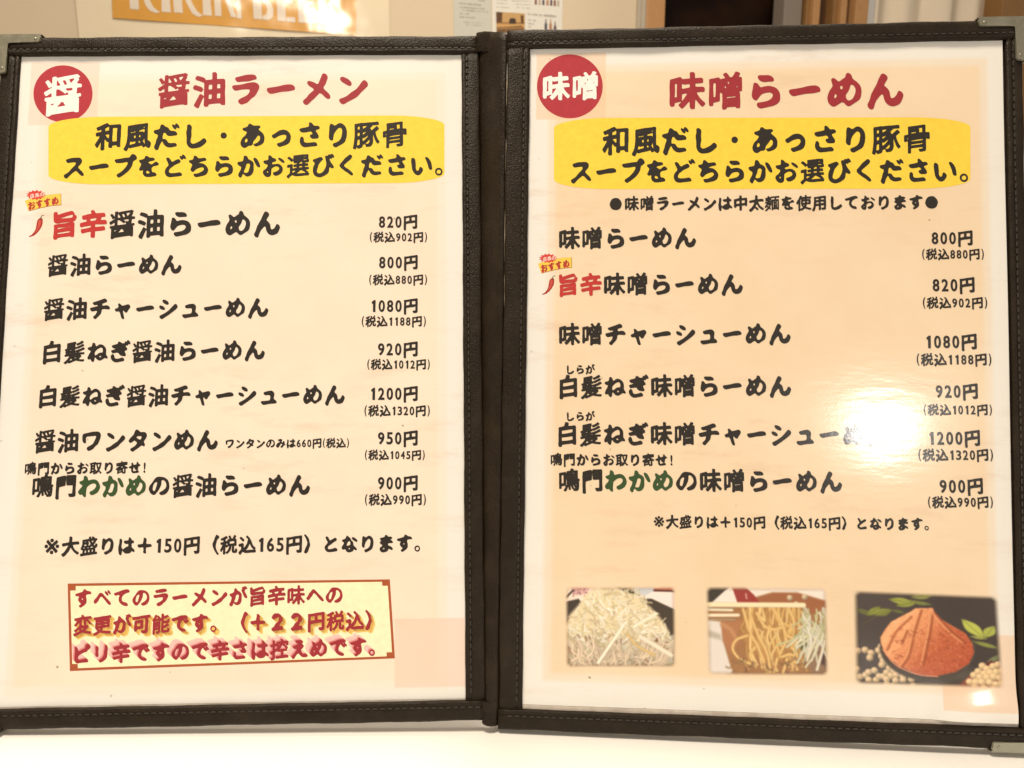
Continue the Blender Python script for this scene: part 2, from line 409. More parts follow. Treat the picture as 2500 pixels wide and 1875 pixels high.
PAGE = {}
def flat_mesh(name, side, P, faces, mi, mats, layer):
    """flat print on a page: 2-D verts in panel units, laid on the uneven sheet, one of the printed layers"""
    P = np.asarray(P, float)
    z = WP + warp(side, P) + .000015 * layer
    me = bpy.data.meshes.new(name)
    me.from_pydata(np.c_[P, z].tolist(), [], [tuple(f) for f in faces]); me.update()
    for q in me.polygons: q.use_smooth = True
    if mi is not None:
        for q, k in zip(me.polygons, mi): q.material_index = k
    o = link(name, me, mats, PAGE[side])
    me.normals_split_custom_set_from_vertices(wnormal(side, P).tolist())
    return o
def text(name, tg, spans, x0, x1, c0, c1, mats=None, layer=6, dx=0, dy=0, ysc=1.0):
    if isinstance(spans, str): spans = [(spans, 0)]
    mats = mats or [BLACK]
    v, t, mi = layout(spans)
    side = 'L' if tg in 'ACDE' else 'R'
    a = cuv(tg, x0 + dx, c0 + dy); b = cuv(tg, x1 + dx, c1 + dy)
    lo, hi = v[:, 0].min(), v[:, 0].max()
    ex = (b - a) / (hi - lo); ey = np.array([-ex[1], ex[0]]) * ysc
    P = a + (v[:, 0:1] - lo) * ex + v[:, 1:2] * ey
    return flat_mesh(name, side, P, t, mi, mats, layer)
def poly(name, tg, pts, m_, layer, name_ok=True):
    side = 'L' if tg in 'ACDE' else 'R'
    P = np.array([cuv(tg, *p_) for p_ in pts])
    lo, hi = P.min(0), P.max(0)
    if (hi - lo).max() > .02:                       # large plates follow the uneven sheet: add inner points
        D = []
        for q, r in zip(P, np.roll(P, -1, 0)):
            n = max(1, int(np.linalg.norm(r - q) / .003)); D += [q + (r - q) * i / n for i in range(n)]
        D = np.array(D)
        def inside(c):
            a, b = D, np.roll(D, -1, 0); k = (a[:, 1] > c[1]) != (b[:, 1] > c[1])
            with np.errstate(divide='ignore', invalid='ignore'): xi = a[:, 0] + (c[1] - a[:, 1]) * (b[:, 0] - a[:, 0]) / (b[:, 1] - a[:, 1])
            return (np.sum(k & (c[0] < xi)) % 2) == 1
        G = [(x, y) for x in np.arange(lo[0] + .0015, hi[0], .003) for y in np.arange(lo[1] + .0015, hi[1], .003) if inside((x, y))]
        V2 = [Vector(q) for q in D] + [Vector(q) for q in G]; n = len(D)
        ov, oe, of, *_ = geometry.delaunay_2d_cdt(V2, [(i, (i + 1) % n) for i in range(n)], [], 0, 1e-7)
        P = np.array([tuple(v) for v in ov]); tri = [f for f in of if inside(P[list(f)].mean(0))]
    else:
        tri = geometry.tessellate_polygon([[Vector((*q, 0)) for q in P]])
    out = []
    for f in tri:
        a, b, c = (P[i] for i in f); ar = (b[0] - a[0]) * (c[1] - a[1]) - (b[1] - a[1]) * (c[0] - a[0])
        out.append(f if ar > 0 else (f[0], f[2], f[1]))
    return side, P, out
def polym(name, tg, items, layer):
    """several coloured flat polygons as one printed mark; each item (pts, material), stacked in order"""
    VV = []; FF = []; MI = []; mats = []; n = 0; Z = []
    for k, (pts, m_) in enumerate(items):
        side, P, f = poly(name, tg, pts, m_, layer)
        if m_ not in mats: mats.append(m_)
        VV.append(P); FF += [tuple(i + n for i in q) for q in f]; MI += [mats.index(m_)] * len(f); n += len(P); Z += [layer + k * .5] * len(P)
    P = np.concatenate(VV)
    o = flat_mesh(name, side, P, FF, MI, mats, layer)
    for v_, z_ in zip(o.data.vertices, Z): v_.co.z += .000015 * (z_ - layer)
    return o

# ------------------------------------------------------------------ menu: pages
menu = empty('menu', (0, 0, 0))
tag(menu, 'open two page menu in a black leatherette cover with metal corners', 'menu')
def grid_mesh(name, side, quad, nx, ny, z0=0.0):
    """quad: TL, TR, BR, BL in panel units"""
    TL, TR, BR, BL = (np.array(q) for q in quad)
    s, t = np.meshgrid(np.linspace(0, 1, nx), np.linspace(0, 1, ny)); s = s[..., None]; t = t[..., None]
    P = ((TL * (1 - s) + TR * s) * (1 - t) + (BL * (1 - s) + BR * s) * t).reshape(-1, 2)
    z = WP + warp(side, P) + z0
    i = np.arange((ny - 1) * nx).reshape(ny - 1, nx)[:, :-1].ravel()
    F = np.stack([i, i + nx, i + nx + 1, i + 1], 1)
    me = bpy.data.meshes.new(name); me.from_pydata(np.c_[P, z].tolist(), [], F.tolist()); me.update()
    for q in me.polygons: q.use_smooth = True
    return me, P
gL, gR = PANEL['L'], PANEL['R']
def win(g): return (-g['W'] / 2 + g['ml'], g['W'] / 2 - g['mr'], -g['H'] / 2 + g['mb'], g['H'] / 2 - g['mt'])
wL, wR = win(gL), win(gR)
botL = cuv('E', 1000, 603)[1]; botR = cuv('H', 1100, 648)[1]
rxe = np.array([uv('R', 2433, 110), uv('R', 2462, 920), uv('R', 2490, 1400)])
print('right page edge u', rxe[:, 0], 'window', wR, 'bottoms', botL, botR)
rpe = float(rxe[:, 0].mean())
def U(tg, x, y): return float(cuv(tg, x, y)[0])
def V_(tg, x, y): return float(cuv(tg, x, y)[1])
PL = page_mat('L', ((243, 221, 201), (246, 231, 211)), (243, 204, 187),
    [(U('C', 128, 400), U('A', 1925, 600), V_('E', 1000, 560), V_('A', 1000, 318), .0010, .45),
     (U('C', 158, 400), U('A', 1888, 600), V_('E', 1000, 520), V_('A', 1000, 348), .0012, .80)],
    [(U('A', 128, 400), U('A', 425, 400), V_('A', 270, 540), V_('A', 270, 270), .55), (U('E', 1705, 400), U('E', 2010, 400), V_('E', 1850, 535), V_('E', 1850, 238), .62)])
PR = page_mat('R', ((236, 209, 173), (241, 220, 189)), (236, 200, 165),
    [(U('F', 150, 400), U('F', 2072, 500), V_('H', 1100, 540), V_('B', 1000, 268), .0010, .5),
     (U('F', 184, 400), U('F', 2038, 500), V_('H', 1100, 505), V_('B', 1000, 300), .0012, .85)],
    [(U('B', 105, 400), U('B', 405, 400), V_('B', 250, 515), V_('B', 250, 230), .6), (U('H', 1862, 580), U('H', 2190, 400), V_('H', 2000, 637), V_('H', 2140, 312), .62)])
me, _ = grid_mesh('page', 'L', [(wL[0] - .003, wL[3] + .003), (wL[1] + .002, wL[3] + .003), (wL[1] + .002, botL), (wL[0] - .003, botL)], 130, 180)
PAGE['L'] = link('page', me, PL, menu, ML)
me, _ = grid_mesh('page', 'R', [(wR[0] - .002, wR[3] + .003), (rpe, wR[3] + .003), (rpe, botR), (wR[0] - .002, botR)], 130, 180)
PAGE['R'] = link('page', me, PR, menu, MR)
PAGE['L']['label'] = 'pink tinted sheet listing the soy sauce noodles'
PAGE['R']['label'] = 'peach tinted sheet listing the miso noodles, with three food photos'

# headings and yellow plates
def circle(cx, cy, rx, ry, n=72): return [(cx + rx * math.cos(2 * math.pi * i / n), cy + ry * math.sin(2 * math.pi * i / n)) for i in range(n)]
def plate(x0, x1, y0, y1, rx, ry, tilt=0, n=14):
    pts = []
    for cx, cy, a0 in ((x1 - rx, y0 + ry, -90), (x1 - rx, y1 - ry, 0), (x0 + rx, y1 - ry, 90), (x0 + rx, y0 + ry, 180)):
        for i in range(n + 1):
            a = math.radians(a0 + 90 * i / n); pts.append((cx + rx * math.cos(a), cy + ry * math.sin(a)))
    return [(x, y + tilt * (x - x0) / (x1 - x0)) for x, y in pts]
polym('round_badge', 'A', [(circle(272, 405, 128, 123), CIRC)], 2)
polym('round_badge', 'B', [(circle(250, 373, 142, 138), CIRC)], 2)
polym('yellow_plate', 'A', [(plate(209, 1920, 506, 798, 235, 42, -8), YEL)], 3)
polym('yellow_plate', 'B', [(plate(181, 1981, 510, 818, 240, 44, -3), YEL)], 3)
text('badge_character', 'A', '醤', 190, 352, 411, 409, [WHITE])
text('badge_character', 'B', '味噌', 133, 371, 377, 373, [WHITE])
text('heading', 'A', '醤油ラーメン', 683, 1590, 392, 380, [RED])
text('heading', 'B', '味噌らーめん', 680, 1690, 398, 388, [RED])
text('soup_choice_line', 'A', '和風だし・あっさり豚骨', 412, 1757, 590, 580)
text('soup_choice_line', 'A', 'スープをどちらかお選びください。', 278, 1912, 722, 712)
text('soup_choice_line', 'B', '和風だし・あっさり豚骨', 390, 1805, 609, 598)
text('soup_choice_line', 'B', 'スープをどちらかお選びください。', 255, 1970, 742, 736)

# dishes and prices, left page
def dish(tg, spans, x0, x1, c0, c1): text('dish_name', tg, spans, x0, x1, c0, c1, [BLACK, BRED, GREEN])
def price(tg, s, x0, x1, c): text('price', tg, s, x0, x1, c, c)
def taxed(tg, s, x0, x1, c): text('price_with_tax', tg, '(税込%s円)' % s, x0, x1, c, c)
dish('C', [('旨辛', 1), ('醤油らーめん', 0)], 230, 1210, 174, 168)
dish('C', '醤油らーめん', 207, 785, 350, 345)
dish('C', '醤油チャーシューめん', 190, 1160, 540, 532)
dish('C', '白髪ねぎ醤油らーめん', 187, 1145, 726, 716)
dish('D', '白髪ねぎ醤油チャーシューめん', 170, 1490, 120, 112)
dish('D', '醤油ワンタンめん', 150, 942, 314, 307)
dish('D', [('鳴門', 0), ('わかめ', 2), ('の醤油らーめん', 0)], 140, 1340, 509, 502)
text('note', 'D', 'ワンタンのみは660円(税込)', 975, 1508, 324, 321)
text('note', 'D', '鳴門からお取り寄せ!', 107, 630, 432, 427)
for tg, s, x0, x1, c in (('C', '820円', 1637, 1803, 162), ('C', '800円', 1638, 1805, 337), ('C', '1080円', 1605, 1805, 525), ('C', '920円', 1633, 1805, 712),
                         ('D', '1200円', 1603, 1805, 108), ('D', '950円', 1633, 1805, 300), ('D', '900円', 1633, 1805, 494)): price(tg, s, x0, x1, c)
for tg, s, x0, x1, c in (('C', '902', 1598, 1845, 228), ('C', '880', 1595, 1845, 412), ('C', '1188', 1563, 1840, 592), ('C', '1012', 1587, 1857, 778),
                         ('D', '1320', 1575, 1857, 182), ('D', '1045', 1577, 1835, 373), ('D', '990', 1577, 1840, 566)): taxed(tg, s, x0, x1, c)
text('note', 'D', '※大盛りは＋150円（税込165円）となります。', 193, 1815, 768, 754)
# right page
text('note', 'F', '●味噌ラーメンは中太麺を使用しております●', 422, 1840, 85, 77)
dish('F', '味噌らーめん', 203, 795, 236, 230)
dish('F', [('旨辛', 1), ('味噌らーめん', 0)], 203, 997, 434, 431)
dish('F', '味噌チャーシューめん', 203, 1203, 650, 645)
dish('G', '白髪ねぎ味噌らーめん', 205, 1205, 78, 75)
dish('G', '白髪ねぎ味噌チャーシューめん', 200, 1630, 283, 285)
dish('G', [('鳴門', 0), ('わかめ', 2), ('の味噌らーめん', 0)], 203, 1425, 483, 488)
text('reading', 'F', 'しらが', 237, 358, 801, 799); text('reading', 'G', 'しらが', 237, 358, 207, 205)
text('note', 'G', '鳴門からお取り寄せ!', 167, 693, 393, 395)
for tg, s, x0, x1, c in (('F', '800円', 1813, 1990, 232), ('F', '820円', 1817, 1998, 435), ('F', '1080円', 1790, 2007, 680),
                         ('G', '920円', 1830, 2012, 98), ('G', '1200円', 1802, 2022, 300), ('G', '900円', 1847, 2035, 508)): price(tg, s, x0, x1, c)
for tg, s, x0, x1, c in (('F', '880', 1772, 2038, 302), ('F', '902', 1775, 2052, 512), ('F', '1188', 1748, 2070, 757),
                         ('G', '1012', 1778, 2073, 178), ('G', '1320', 1755, 2078, 373), ('G', '990', 1797, 2078, 577)): taxed(tg, s, x0, x1, c)
text('note', 'G', '※大盛りは＋150円（税込165円）となります。', 612, 1800, 660, 672)

# framed notice at the foot of the left page
TLb, TRb, BRb, BLb = (293, 88), (1684, 70), (1706, 411), (302, 466)
def bil(s, t): return tuple(((np.array(TLb) * (1 - s) + np.array(TRb) * s) * (1 - t) + (np.array(BLb) * (1 - s) + np.array(BRb) * s) * t))
polym('notice_plate', 'E', [([bil(0, 0), bil(1, 0), bil(1, 1), bil(0, 1)], PALE)], 2)
a_, b_ = .0075, .029
fr = []
for q in ([(0, 0), (1, 0), (1, b_), (0, b_)], [(0, 1 - b_), (1, 1 - b_), (1, 1), (0, 1)], [(0, b_), (a_, b_), (a_, 1 - b_), (0, 1 - b_)], [(1 - a_, b_), (1, b_), (1, 1 - b_), (1 - a_, 1 - b_)]):
    fr.append(([bil(*c) for c in q], BROWN))
for s0, t0 in ((a_, b_), (1 - a_ - .017, b_), (a_, 1 - b_ - .05), (1 - a_ - .017, 1 - b_ - .05)):
    fr.append(([bil(s0, t0), bil(s0 + .017, t0), bil(s0 + .017, t0 + .05), bil(s0, t0 + .05)], BROWN))
polym('notice_frame', 'E', fr, 3)
text('notice_line', 'E', 'すべてのラーメンが旨辛味への', 325, 1480, 153, 137, [RED])
l2 = '変更が可能です。（＋２２円税込）'; l3 = 'ピリ辛ですので辛さは控えめです。'
for k in (3, 2, 1): text('notice_line_shadow', 'E', l2, 318, 1606, 268, 247, [ORA], 4, 5 * k, 4.5 * k)
text('notice_line', 'E', l2, 318, 1606, 268, 247, [RED])
for k, mm in ((4, LPINK), (3, PK1), (2, PK1), (1, PK2)): text('notice_line_shadow', 'E', l3, 322, 1620, 394, 361, [mm], 5 - k * .5, -5.5 * k, -5 * k)
text('notice_line', 'E', l3, 322, 1620, 394, 361, [RED])

# recommendation stickers and chillies (300x150 px crops of the photograph)
def small(ox, oy):
    k = 300 / 2212.0
    return lambda x, y: ((ox + x * k), (oy + y * k))
def burst(cx, cy, rx, ry, n=13):
    pts = []
    for i in range(2 * n):
        a = math.pi * i / n; r = 1.0 if i % 2 == 0 else .72
        pts.append((cx + rx * r * math.cos(a), cy + ry * r * math.sin(a)))
    return pts
def sticker(tg, f, dx, dy, sc):
    def g(p): x, y = f(dx + p[0] * sc, dy + p[1] * sc); o = OFF[tg]; return ((x - o[0]) / K, (y - o[1]) / K)
    ye = [(0, 120), (60, 95), (300, 40), (440, 12), (600, 0), (604, 180), (440, 195), (250, 235), (60, 285)]
    sh = [(60, 285), (250, 235), (440, 195), (604, 180), (600, 0), (612, 4), (616, 192), (440, 208), (250, 248), (66, 297)]
    polym('recommendation_mark', tg, [([g(p) for p in sh], SHAD), ([g(p) for p in ye], SYEL), ([g(p) for p in burst(185, 22, 172, 88)], SRED)], 2)
    a0, a1 = g((85, 45)), g((320, 8))
    text('recommendation_lettering', tg, '店長の', a0[0], a1[0], a0[1], a1[1], [LPINK], 5)
    a0, a1 = g((62, 205)), g((560, 105))
    text('recommendation_lettering', tg, 'おすすめ', a0[0] - 2, a1[0] + 2, a0[1] + 2, a1[1] + 2, [SRED], 4.5, ysc=1.15)
    text('recommendation_lettering', tg, 'おすすめ', a0[0], a1[0], a0[1], a1[1], [SDRED], 5, ysc=1.1)
sticker('C', small(30, 450), 228, 170, 1.07); sticker('F', small(1290, 600), 170, 205, 1.0)
def chili(tg, f, dx, dy, sc):
    def g(p): x, y = f(dx + p[0] * sc, dy + p[1] * sc); o = OFF[tg]; return ((x - o[0]) / K, (y - o[1]) / K)
    body = [(195, 65), (215, 52), (240, 60), (252, 85), (252, 150), (238, 205), (200, 270), (150, 330), (90, 378), (30, 398), (0, 396), (4, 384), (50, 362), (95, 315), (125, 255), (140, 180), (150, 120), (168, 80)]
    hi = [(185, 90), (212, 90), (222, 140), (205, 205), (165, 275), (110, 335), (130, 285), (160, 215), (172, 140)]
    stem = [(205, 60), (215, 35), (235, 8), (262, 0), (280, 14), (272, 20), (255, 12), (240, 22), (228, 45), (232, 64)]
    cap = [(185, 70), (205, 55), (235, 58), (250, 82), (220, 74), (200, 74)]
    polym('chili_mark', tg, [([g(p) for p in stem], STEM), ([g(p) for p in body], CHILI), ([g(p) for p in hi], CHILI2), ([g(p) for p in cap], STEM)], 2)
chili('C', small(30, 450), 298, 550, 1.0); chili('F', small(1290, 600), 245, 535, .87)

# ------------------------------------------------------------------ printed food photographs (colours per vertex of a fine sheet)
class Paint:
    def __init__(s, w, h, c):
        s.w, s.h = w, h; s.a = np.zeros((h, w, 3)) + np.array(c, float); s.Y, s.X = np.mgrid[0:h, 0:w].astype(float)
        s.X = s.X / (w - 1); s.Y = s.Y / (h - 1); s.asp = w / h
    def mix(s, m, c): s.a = s.a * (1 - m[..., None]) + np.array(c, float) * m[..., None]
    def polyg(s, pts, c, soft=.006):
        pts = np.array(pts, float); ins = np.zeros_like(s.X, bool); d = np.full_like(s.X, 9.)
        for p_, q in zip(pts, np.roll(pts, -1, 0)):
            cond = (p_[1] > s.Y) != (q[1] > s.Y)
            with np.errstate(divide='ignore', invalid='ignore'): xi = p_[0] + (s.Y - p_[1]) * (q[0] - p_[0]) / (q[1] - p_[1])
            ins ^= cond & (s.X < xi); d = np.minimum(d, s.seg(p_, q)[0])
        s.mix(np.clip(.5 + np.where(ins, d, -d) / (2 * soft), 0, 1), c); return ins
    def seg(s, p_, q):
        ax, ay = p_[0] * s.asp, p_[1]; bx, by = q[0] * s.asp, q[1]; X = s.X * s.asp
        L2 = (bx - ax) ** 2 + (by - ay) ** 2 + 1e-12
        t = np.clip(((X - ax) * (bx - ax) + (s.Y - ay) * (by - ay)) / L2, 0, 1)
        return np.hypot(X - ax - t * (bx - ax), s.Y - ay - t * (by - ay)), t
    def stroke(s, pts, w, c, rim=.7, soft=.006, al=1.0):
        pts = np.array(pts, float); lo = pts.min(0) - w - .03; hi = pts.max(0) + w + .03
        j0, j1 = int(max(lo[0] * s.w, 0)), int(min(hi[0] * s.w + 2, s.w)); i0, i1 = int(max(lo[1] * s.h, 0)), int(min(hi[1] * s.h + 2, s.h))
        if j1 <= j0 or i1 <= i0: return
        X = s.X[i0:i1, j0:j1] * s.asp; Y = s.Y[i0:i1, j0:j1]; D = np.full_like(X, 9.)
        for p_, q in zip(pts[:-1], pts[1:]):
            ax, ay, bx, by = p_[0] * s.asp, p_[1], q[0] * s.asp, q[1]; L2 = (bx - ax) ** 2 + (by - ay) ** 2 + 1e-12
            t = np.clip(((X - ax) * (bx - ax) + (Y - ay) * (by - ay)) / L2, 0, 1); D = np.minimum(D, np.hypot(X - ax - t * (bx - ax), Y - ay - t * (by - ay)))
        m_ = np.clip((w - D) / soft + .5, 0, 1) * al; k = rim + (1 - rim) * np.clip(1 - (D / w) ** 2, 0, 1)
        sub = s.a[i0:i1, j0:j1]; s.a[i0:i1, j0:j1] = sub * (1 - m_[..., None]) + np.array(c, float) * k[..., None] * m_[..., None]
    def ball(s, x, y, r, c, dark=.5):
        d = np.hypot((s.X - x) * s.asp, s.Y - y) / r; sh = np.hypot((s.X - x) * s.asp + .35 * r, s.Y - y + .4 * r) / (1.6 * r)
        m_ = np.clip((1 - d) / .18, 0, 1); col = np.array(c, float) * (1 - (1 - dark) * np.clip(sh, 0, 1)[..., None] ** 1.8)
        s.a = s.a * (1 - m_[..., None]) + col * m_[..., None]
def curve(pts, n=12):
    pts = np.array(pts, float); out = []
    P = np.vstack([2 * pts[0] - pts[1], pts, 2 * pts[-1] - pts[-2]])
    for i in range(1, len(P) - 2):
        for t in np.linspace(0, 1, n, endpoint=False):
            out.append(.5 * ((2 * P[i]) + (-P[i - 1] + P[i + 1]) * t + (2 * P[i - 1] - 5 * P[i] + 4 * P[i + 1] - P[i + 2]) * t * t + (-P[i - 1] + 3 * P[i] - 3 * P[i + 1] + P[i + 2]) * t ** 3))
    out.append(pts[-1]); return np.array(out)
PM, nt, p = mat('printed_photo'); laminate(nt, p)
at = N(nt, 'ShaderNodeAttribute', attribute_name='print'); nt.links.new(at.outputs['Color'], p.inputs['Base Color'])
tr = N(nt, 'ShaderNodeBsdfTransparent'); mx = N(nt, 'ShaderNodeMixShader'); out = nt.nodes['Material Output']
nt.links.new(at.outputs['Alpha'], mx.inputs[0]); nt.links.new(tr.outputs[0], mx.inputs[1]); nt.links.new(p.outputs[0], mx.inputs[2]); nt.links.new(mx.outputs[0], out.inputs['Surface'])
def put_photo(name, quad, P_, label, gain=1.06, grey=0.0):
    w, h = P_.w, P_.h
    me, _ = grid_mesh(name, 'R', [cuv('H', *q) for q in quad], w, h, .00003)
    A = P_.a
    for _ in range(2):
        G = np.pad(A, ((1, 1), (1, 1), (0, 0)), mode='edge'); A = (G[1:-1, 1:-1] * 4 + 2 * (G[:-2, 1:-1] + G[2:, 1:-1] + G[1:-1, :-2] + G[1:-1, 2:]) + G[:-2, :-2] + G[2:, 2:] + G[:-2, 2:] + G[2:, :-2]) / 16
    A = A * (1 - grey) + A.mean(2, keepdims=True) * grey
    c = lin(np.clip(A * gain, 0, 255))
    e = lambda t: np.clip(np.minimum(t, 1 - t) / .055, 0, 1)
    al = e(P_.X) * np.clip(np.minimum(P_.Y, 1 - P_.Y) / .07, 0, 1); al = al * al * (3 - 2 * al)
    at = me.color_attributes.new('print', 'FLOAT_COLOR', 'POINT')
    at.data.foreach_set('color', np.concatenate([c, al[..., None]], 2).reshape(-1).astype(np.float32))
    o = link(name, me, PM, PAGE['R']); o['label'] = label; return o

R_ = np.random.default_rng(3)
# 1: mound of shredded leek
P1 = Paint(230, 170, (150, 108, 84))
P1.polyg([(0, 0), (1, 0), (1, .62), (.55, .5), (0, .4)], (222, 205, 190))
P1.polyg([(.0, .2), (.13, .16), (.16, .22), (.02, .45), (0, .42)], (62, 52, 44)); P1.polyg([(.06, 0), (.24, 0), (.2, .1), (.08, .12)], (206, 160, 158)); P1.stroke([(.02, .14), (.08, .06)], .012, (70, 58, 50))
for k in range(16): P1.stroke([(.08 + .14 * R_.random(), .03 + .1 * R_.random())] * 2, .008, (150, 90, 100))
P1.polyg([(.45, .0), (.66, .03), (.68, .13), (.55, .09)], (58, 48, 40)); P1.polyg([(.80, .03), (1, .01), (1, .06), (.8, .06)], (196, 110, 84)); P1.stroke([(.8, .06), (1, .07)], .012, (92, 50, 40))
P1.polyg([(.62, .02), (.80, .02), (.79, .13), (.63, .11)], (186, 192, 200)); P1.polyg([(.78, .08), (1, .08), (1, .32), (.80, .17), (.7, .14)], (226, 214, 210))
P1.polyg([(.70, .16), (.78, .16), (1, .30), (1, .72), (.92, .66), (.8, .36)], (66, 56, 46))
mound = [(.05, .35), (.14, .22), (.2, .1), (.3, .02), (.45, .02), (.56, .08), (.7, .18), (.78, .28), (.86, .4), (.93, .55), (.97, .75), (.9, .92), (.5, .8), (.2, .85), (.05, .75), (.0, .55)]
P1.polyg(mound, (218, 202, 164), .02)
for k in range(900):
    x, y = R_.random(), R_.random() ** .8
    if abs(x - .45) > .12 + .52 * y ** .7: continue
    ang = (x - .45) * 2.0 + R_.normal() * .75 + 1.57; L = .05 + .14 * R_.random() * (0.5 + y)
    dx, dy = math.cos(ang) * L / P1.asp, math.sin(ang) * L; cv = R_.normal() * .03
    fy = 1 - .25 * max(0, y - .55) / .45
    base = np.array([(238, 230, 205), (228, 216, 176), (214, 200, 150), (244, 238, 224), (206, 186, 150)][R_.integers(5)]) * fy * (.9 + .12 * R_.random())
    P1.stroke(curve([(x - dx / 2, y - dy / 2), (x + cv, y + cv * .6), (x + dx / 2, y + dy / 2)], 5), .0045 + .0045 * R_.random(), base, .84)
for k in range(46):
    x, y = .05 + .9 * R_.random(), .55 + .42 * R_.random(); a = (x - .45) * 1.6 + 1.57 + R_.normal() * .3; L = .03 + .05 * R_.random()
    P1.stroke([(x, y), (x + math.cos(a) * L / P1.asp, y + math.sin(a) * L)], .010, (122, 84, 64), .9, .012, .75)
for k in range(110):
    x, y = .03 + .95 * R_.random(), .62 + .3 * R_.random(); a = (x - .45) * 1.5 + 1.57 + R_.normal() * .35; L = .14 + .2 * R_.random()
    P1.stroke(curve([(x, y), (x + .5 * math.cos(a) * L / P1.asp, y + .5 * math.sin(a) * L + .01), (x + math.cos(a + .4) * L / P1.asp, y + math.sin(a + .4) * L)], 6), .007 + .006 * R_.random(), np.array((226, 204, 176)) * (.78 + .27 * R_.random()), .8)
P1.stroke([(.53, .48), (.30, .93)], .018, (240, 232, 212), .8); P1.stroke([(.82, .34), (.62, .50)], .020, (236, 228, 204), .82); P1.stroke([(.68, .62), (.95, .84)], .026, (226, 214, 194), .9)
P1.stroke(curve([(.56, .58), (.64, .72), (.8, .84)]), .016, (214, 182, 120), .8)
# 2: noodles lifted with chopsticks
P2 = Paint(230, 170, (160, 108, 62))
P2.polyg([(0, 0), (1, 0), (1, .2), (.7, .12), (.45, .14), (0, .25)], (224, 214, 204)); P2.polyg([(0, 0), (.21, 0), (.03, .22), (0, .22)], (58, 52, 44)); P2.polyg([(.03, .22), (.22, .02), (.27, .22)], (222, 216, 208))
P2.polyg([(.40, .13), (.55, .07), (.75, .07), (.98, .16), (1, .3), (.4, .3)], (158, 92, 52), .012); P2.polyg([(.22, 0), (.32, 0), (.40, .1), (.46, .21), (.27, .21)], (158, 48, 42)); P2.stroke([(.335, .09), (.34, .14)], .010, (220, 150, 140))
P2.polyg([(0, .38), (.13, .40), (.14, .6), (.19, .85), (.23, 1), (0, 1)], (214, 206, 200), .01); P2.polyg([(0, .48), (.12, .54), (.13, .6), (0, .56)], (176, 168, 152), .02)
P2.polyg([(.13, .40), (.3, .38), (.34, .5), (.2, .75), (.145, .62)], (176, 112, 70), .02); P2.stroke(curve([(.14, .43), (.2, .48), (.24, .56)]), .03, (200, 140, 92), .85, .02, .7)
for x, y in ((.69, .13), (.81, .12), (.74, .2)): P2.ball(x, y, .035, (214, 190, 150))
P2.polyg([(.34, .3), (.8, .3), (.78, .55), (.66, .75), (.55, .9), (.4, .75), (.33, .5)], (178, 122, 66), .03)
for k in range(90):
    x = .34 + .44 * R_.random(); x2 = x + .10 * R_.normal() * .5 + .05 * (x - .4); y2 = .45 + .5 * R_.random()
    c_ = np.array([(226, 178, 96), (208, 152, 78), (190, 134, 70), (236, 196, 120)][R_.integers(4)]) * (.88 + .15 * R_.random())
    P2.stroke(curve([(x, .25), (x + .02 * R_.normal(), .25 + (y2 - .25) * .4), (x2 + .03 * R_.normal(), .25 + (y2 - .25) * .75), (x2, y2)], 6), .009 + .006 * R_.random(), c_, .82)
for pts in ([(.31, .26), (.36, .5), (.44, .72), (.5, .98)], [(.36, .3), (.43, .55), (.5, .75), (.52, .95)], [(.55, .25), (.62, .4), (.65, .6), (.6, .75)], [(.42, .3), (.48, .44), (.55, .48), (.62, .46)], [(.68, .25), (.72, .4), (.68, .5)],
            [(.34, .55), (.25, .6), (.22, .7), (.27, .8), (.36, .86)], [(.66, .55), (.73, .6), (.73, .75)], [(.4, .68), (.36, .76), (.4, .88)], [(.62, .78), (.7, .76), (.74, .92)], [(.66, .8), (.62, .98)], [(.71, .8), (.69, 1)], [(.55, .95), (.58, .8)]):
    P2.stroke(curve(pts), .016, (230, 186, 110), .8)
for k in range(50):
    x, y = .2 + .75 * R_.random(), .78 + .22 * R_.random(); a = R_.random() * 3.1; L = .03 + .06 * R_.random()
    P2.stroke(curve([(x, y), (x + .5 * L * math.cos(a), y + .5 * L * math.sin(a) + .02), (x + L * math.cos(a), y + L * math.sin(a))], 5), .009, np.array((186, 136, 82)) * (.6 + .5 * R_.random()), .7, .012, .8)
P2.polyg([(.78, .5), (1, .4), (1, 1), (.86, 1), (.8, .75)], (138, 104, 78), .03); P2.polyg([(.76, .55), (.82, .58), (.84, .75), (.77, .7)], (74, 84, 50), .015); P2.polyg([(.92, .72), (.98, .74), (.98, .88), (.93, .86)], (82, 58, 52), .015)
for k in range(60):
    x, y = .78 + .2 * R_.random(), .22 + .32 * R_.random(); a = 1.3 + R_.normal() * .5; L = .15 + .3 * R_.random()
    P2.stroke(curve([(x, y), (x + .5 * L * math.cos(a) / P2.asp, y + .5 * L * math.sin(a)), (x + L * math.cos(a + .25) / P2.asp, y + L * math.sin(a + .25))], 5), .008 + .005 * R_.random(), np.array([(226, 222, 190), (206, 206, 150), (232, 228, 210)][R_.integers(3)]) * (.85 + .15 * R_.random()), .74)
P2.stroke([(.9, .55), (.82, .82)], .014, (226, 216, 188)); P2.stroke([(.97, .6), (.9, .92)], .018, (222, 212, 190))
P2.stroke([(0, .21), (.26, .21), (.8, .21)], .028, (236, 220, 178), .88); P2.stroke([(0, .265), (.22, .27)], .016, (226, 214, 186), .9); P2.stroke([(0, .33), (.27, .325)], .018, (232, 220, 190), .9); P2.stroke([(0, .375), (.24, .375)], .008, (170, 156, 130))
P2.stroke([(0, .25), (.24, .25)], .004, (150, 138, 110))
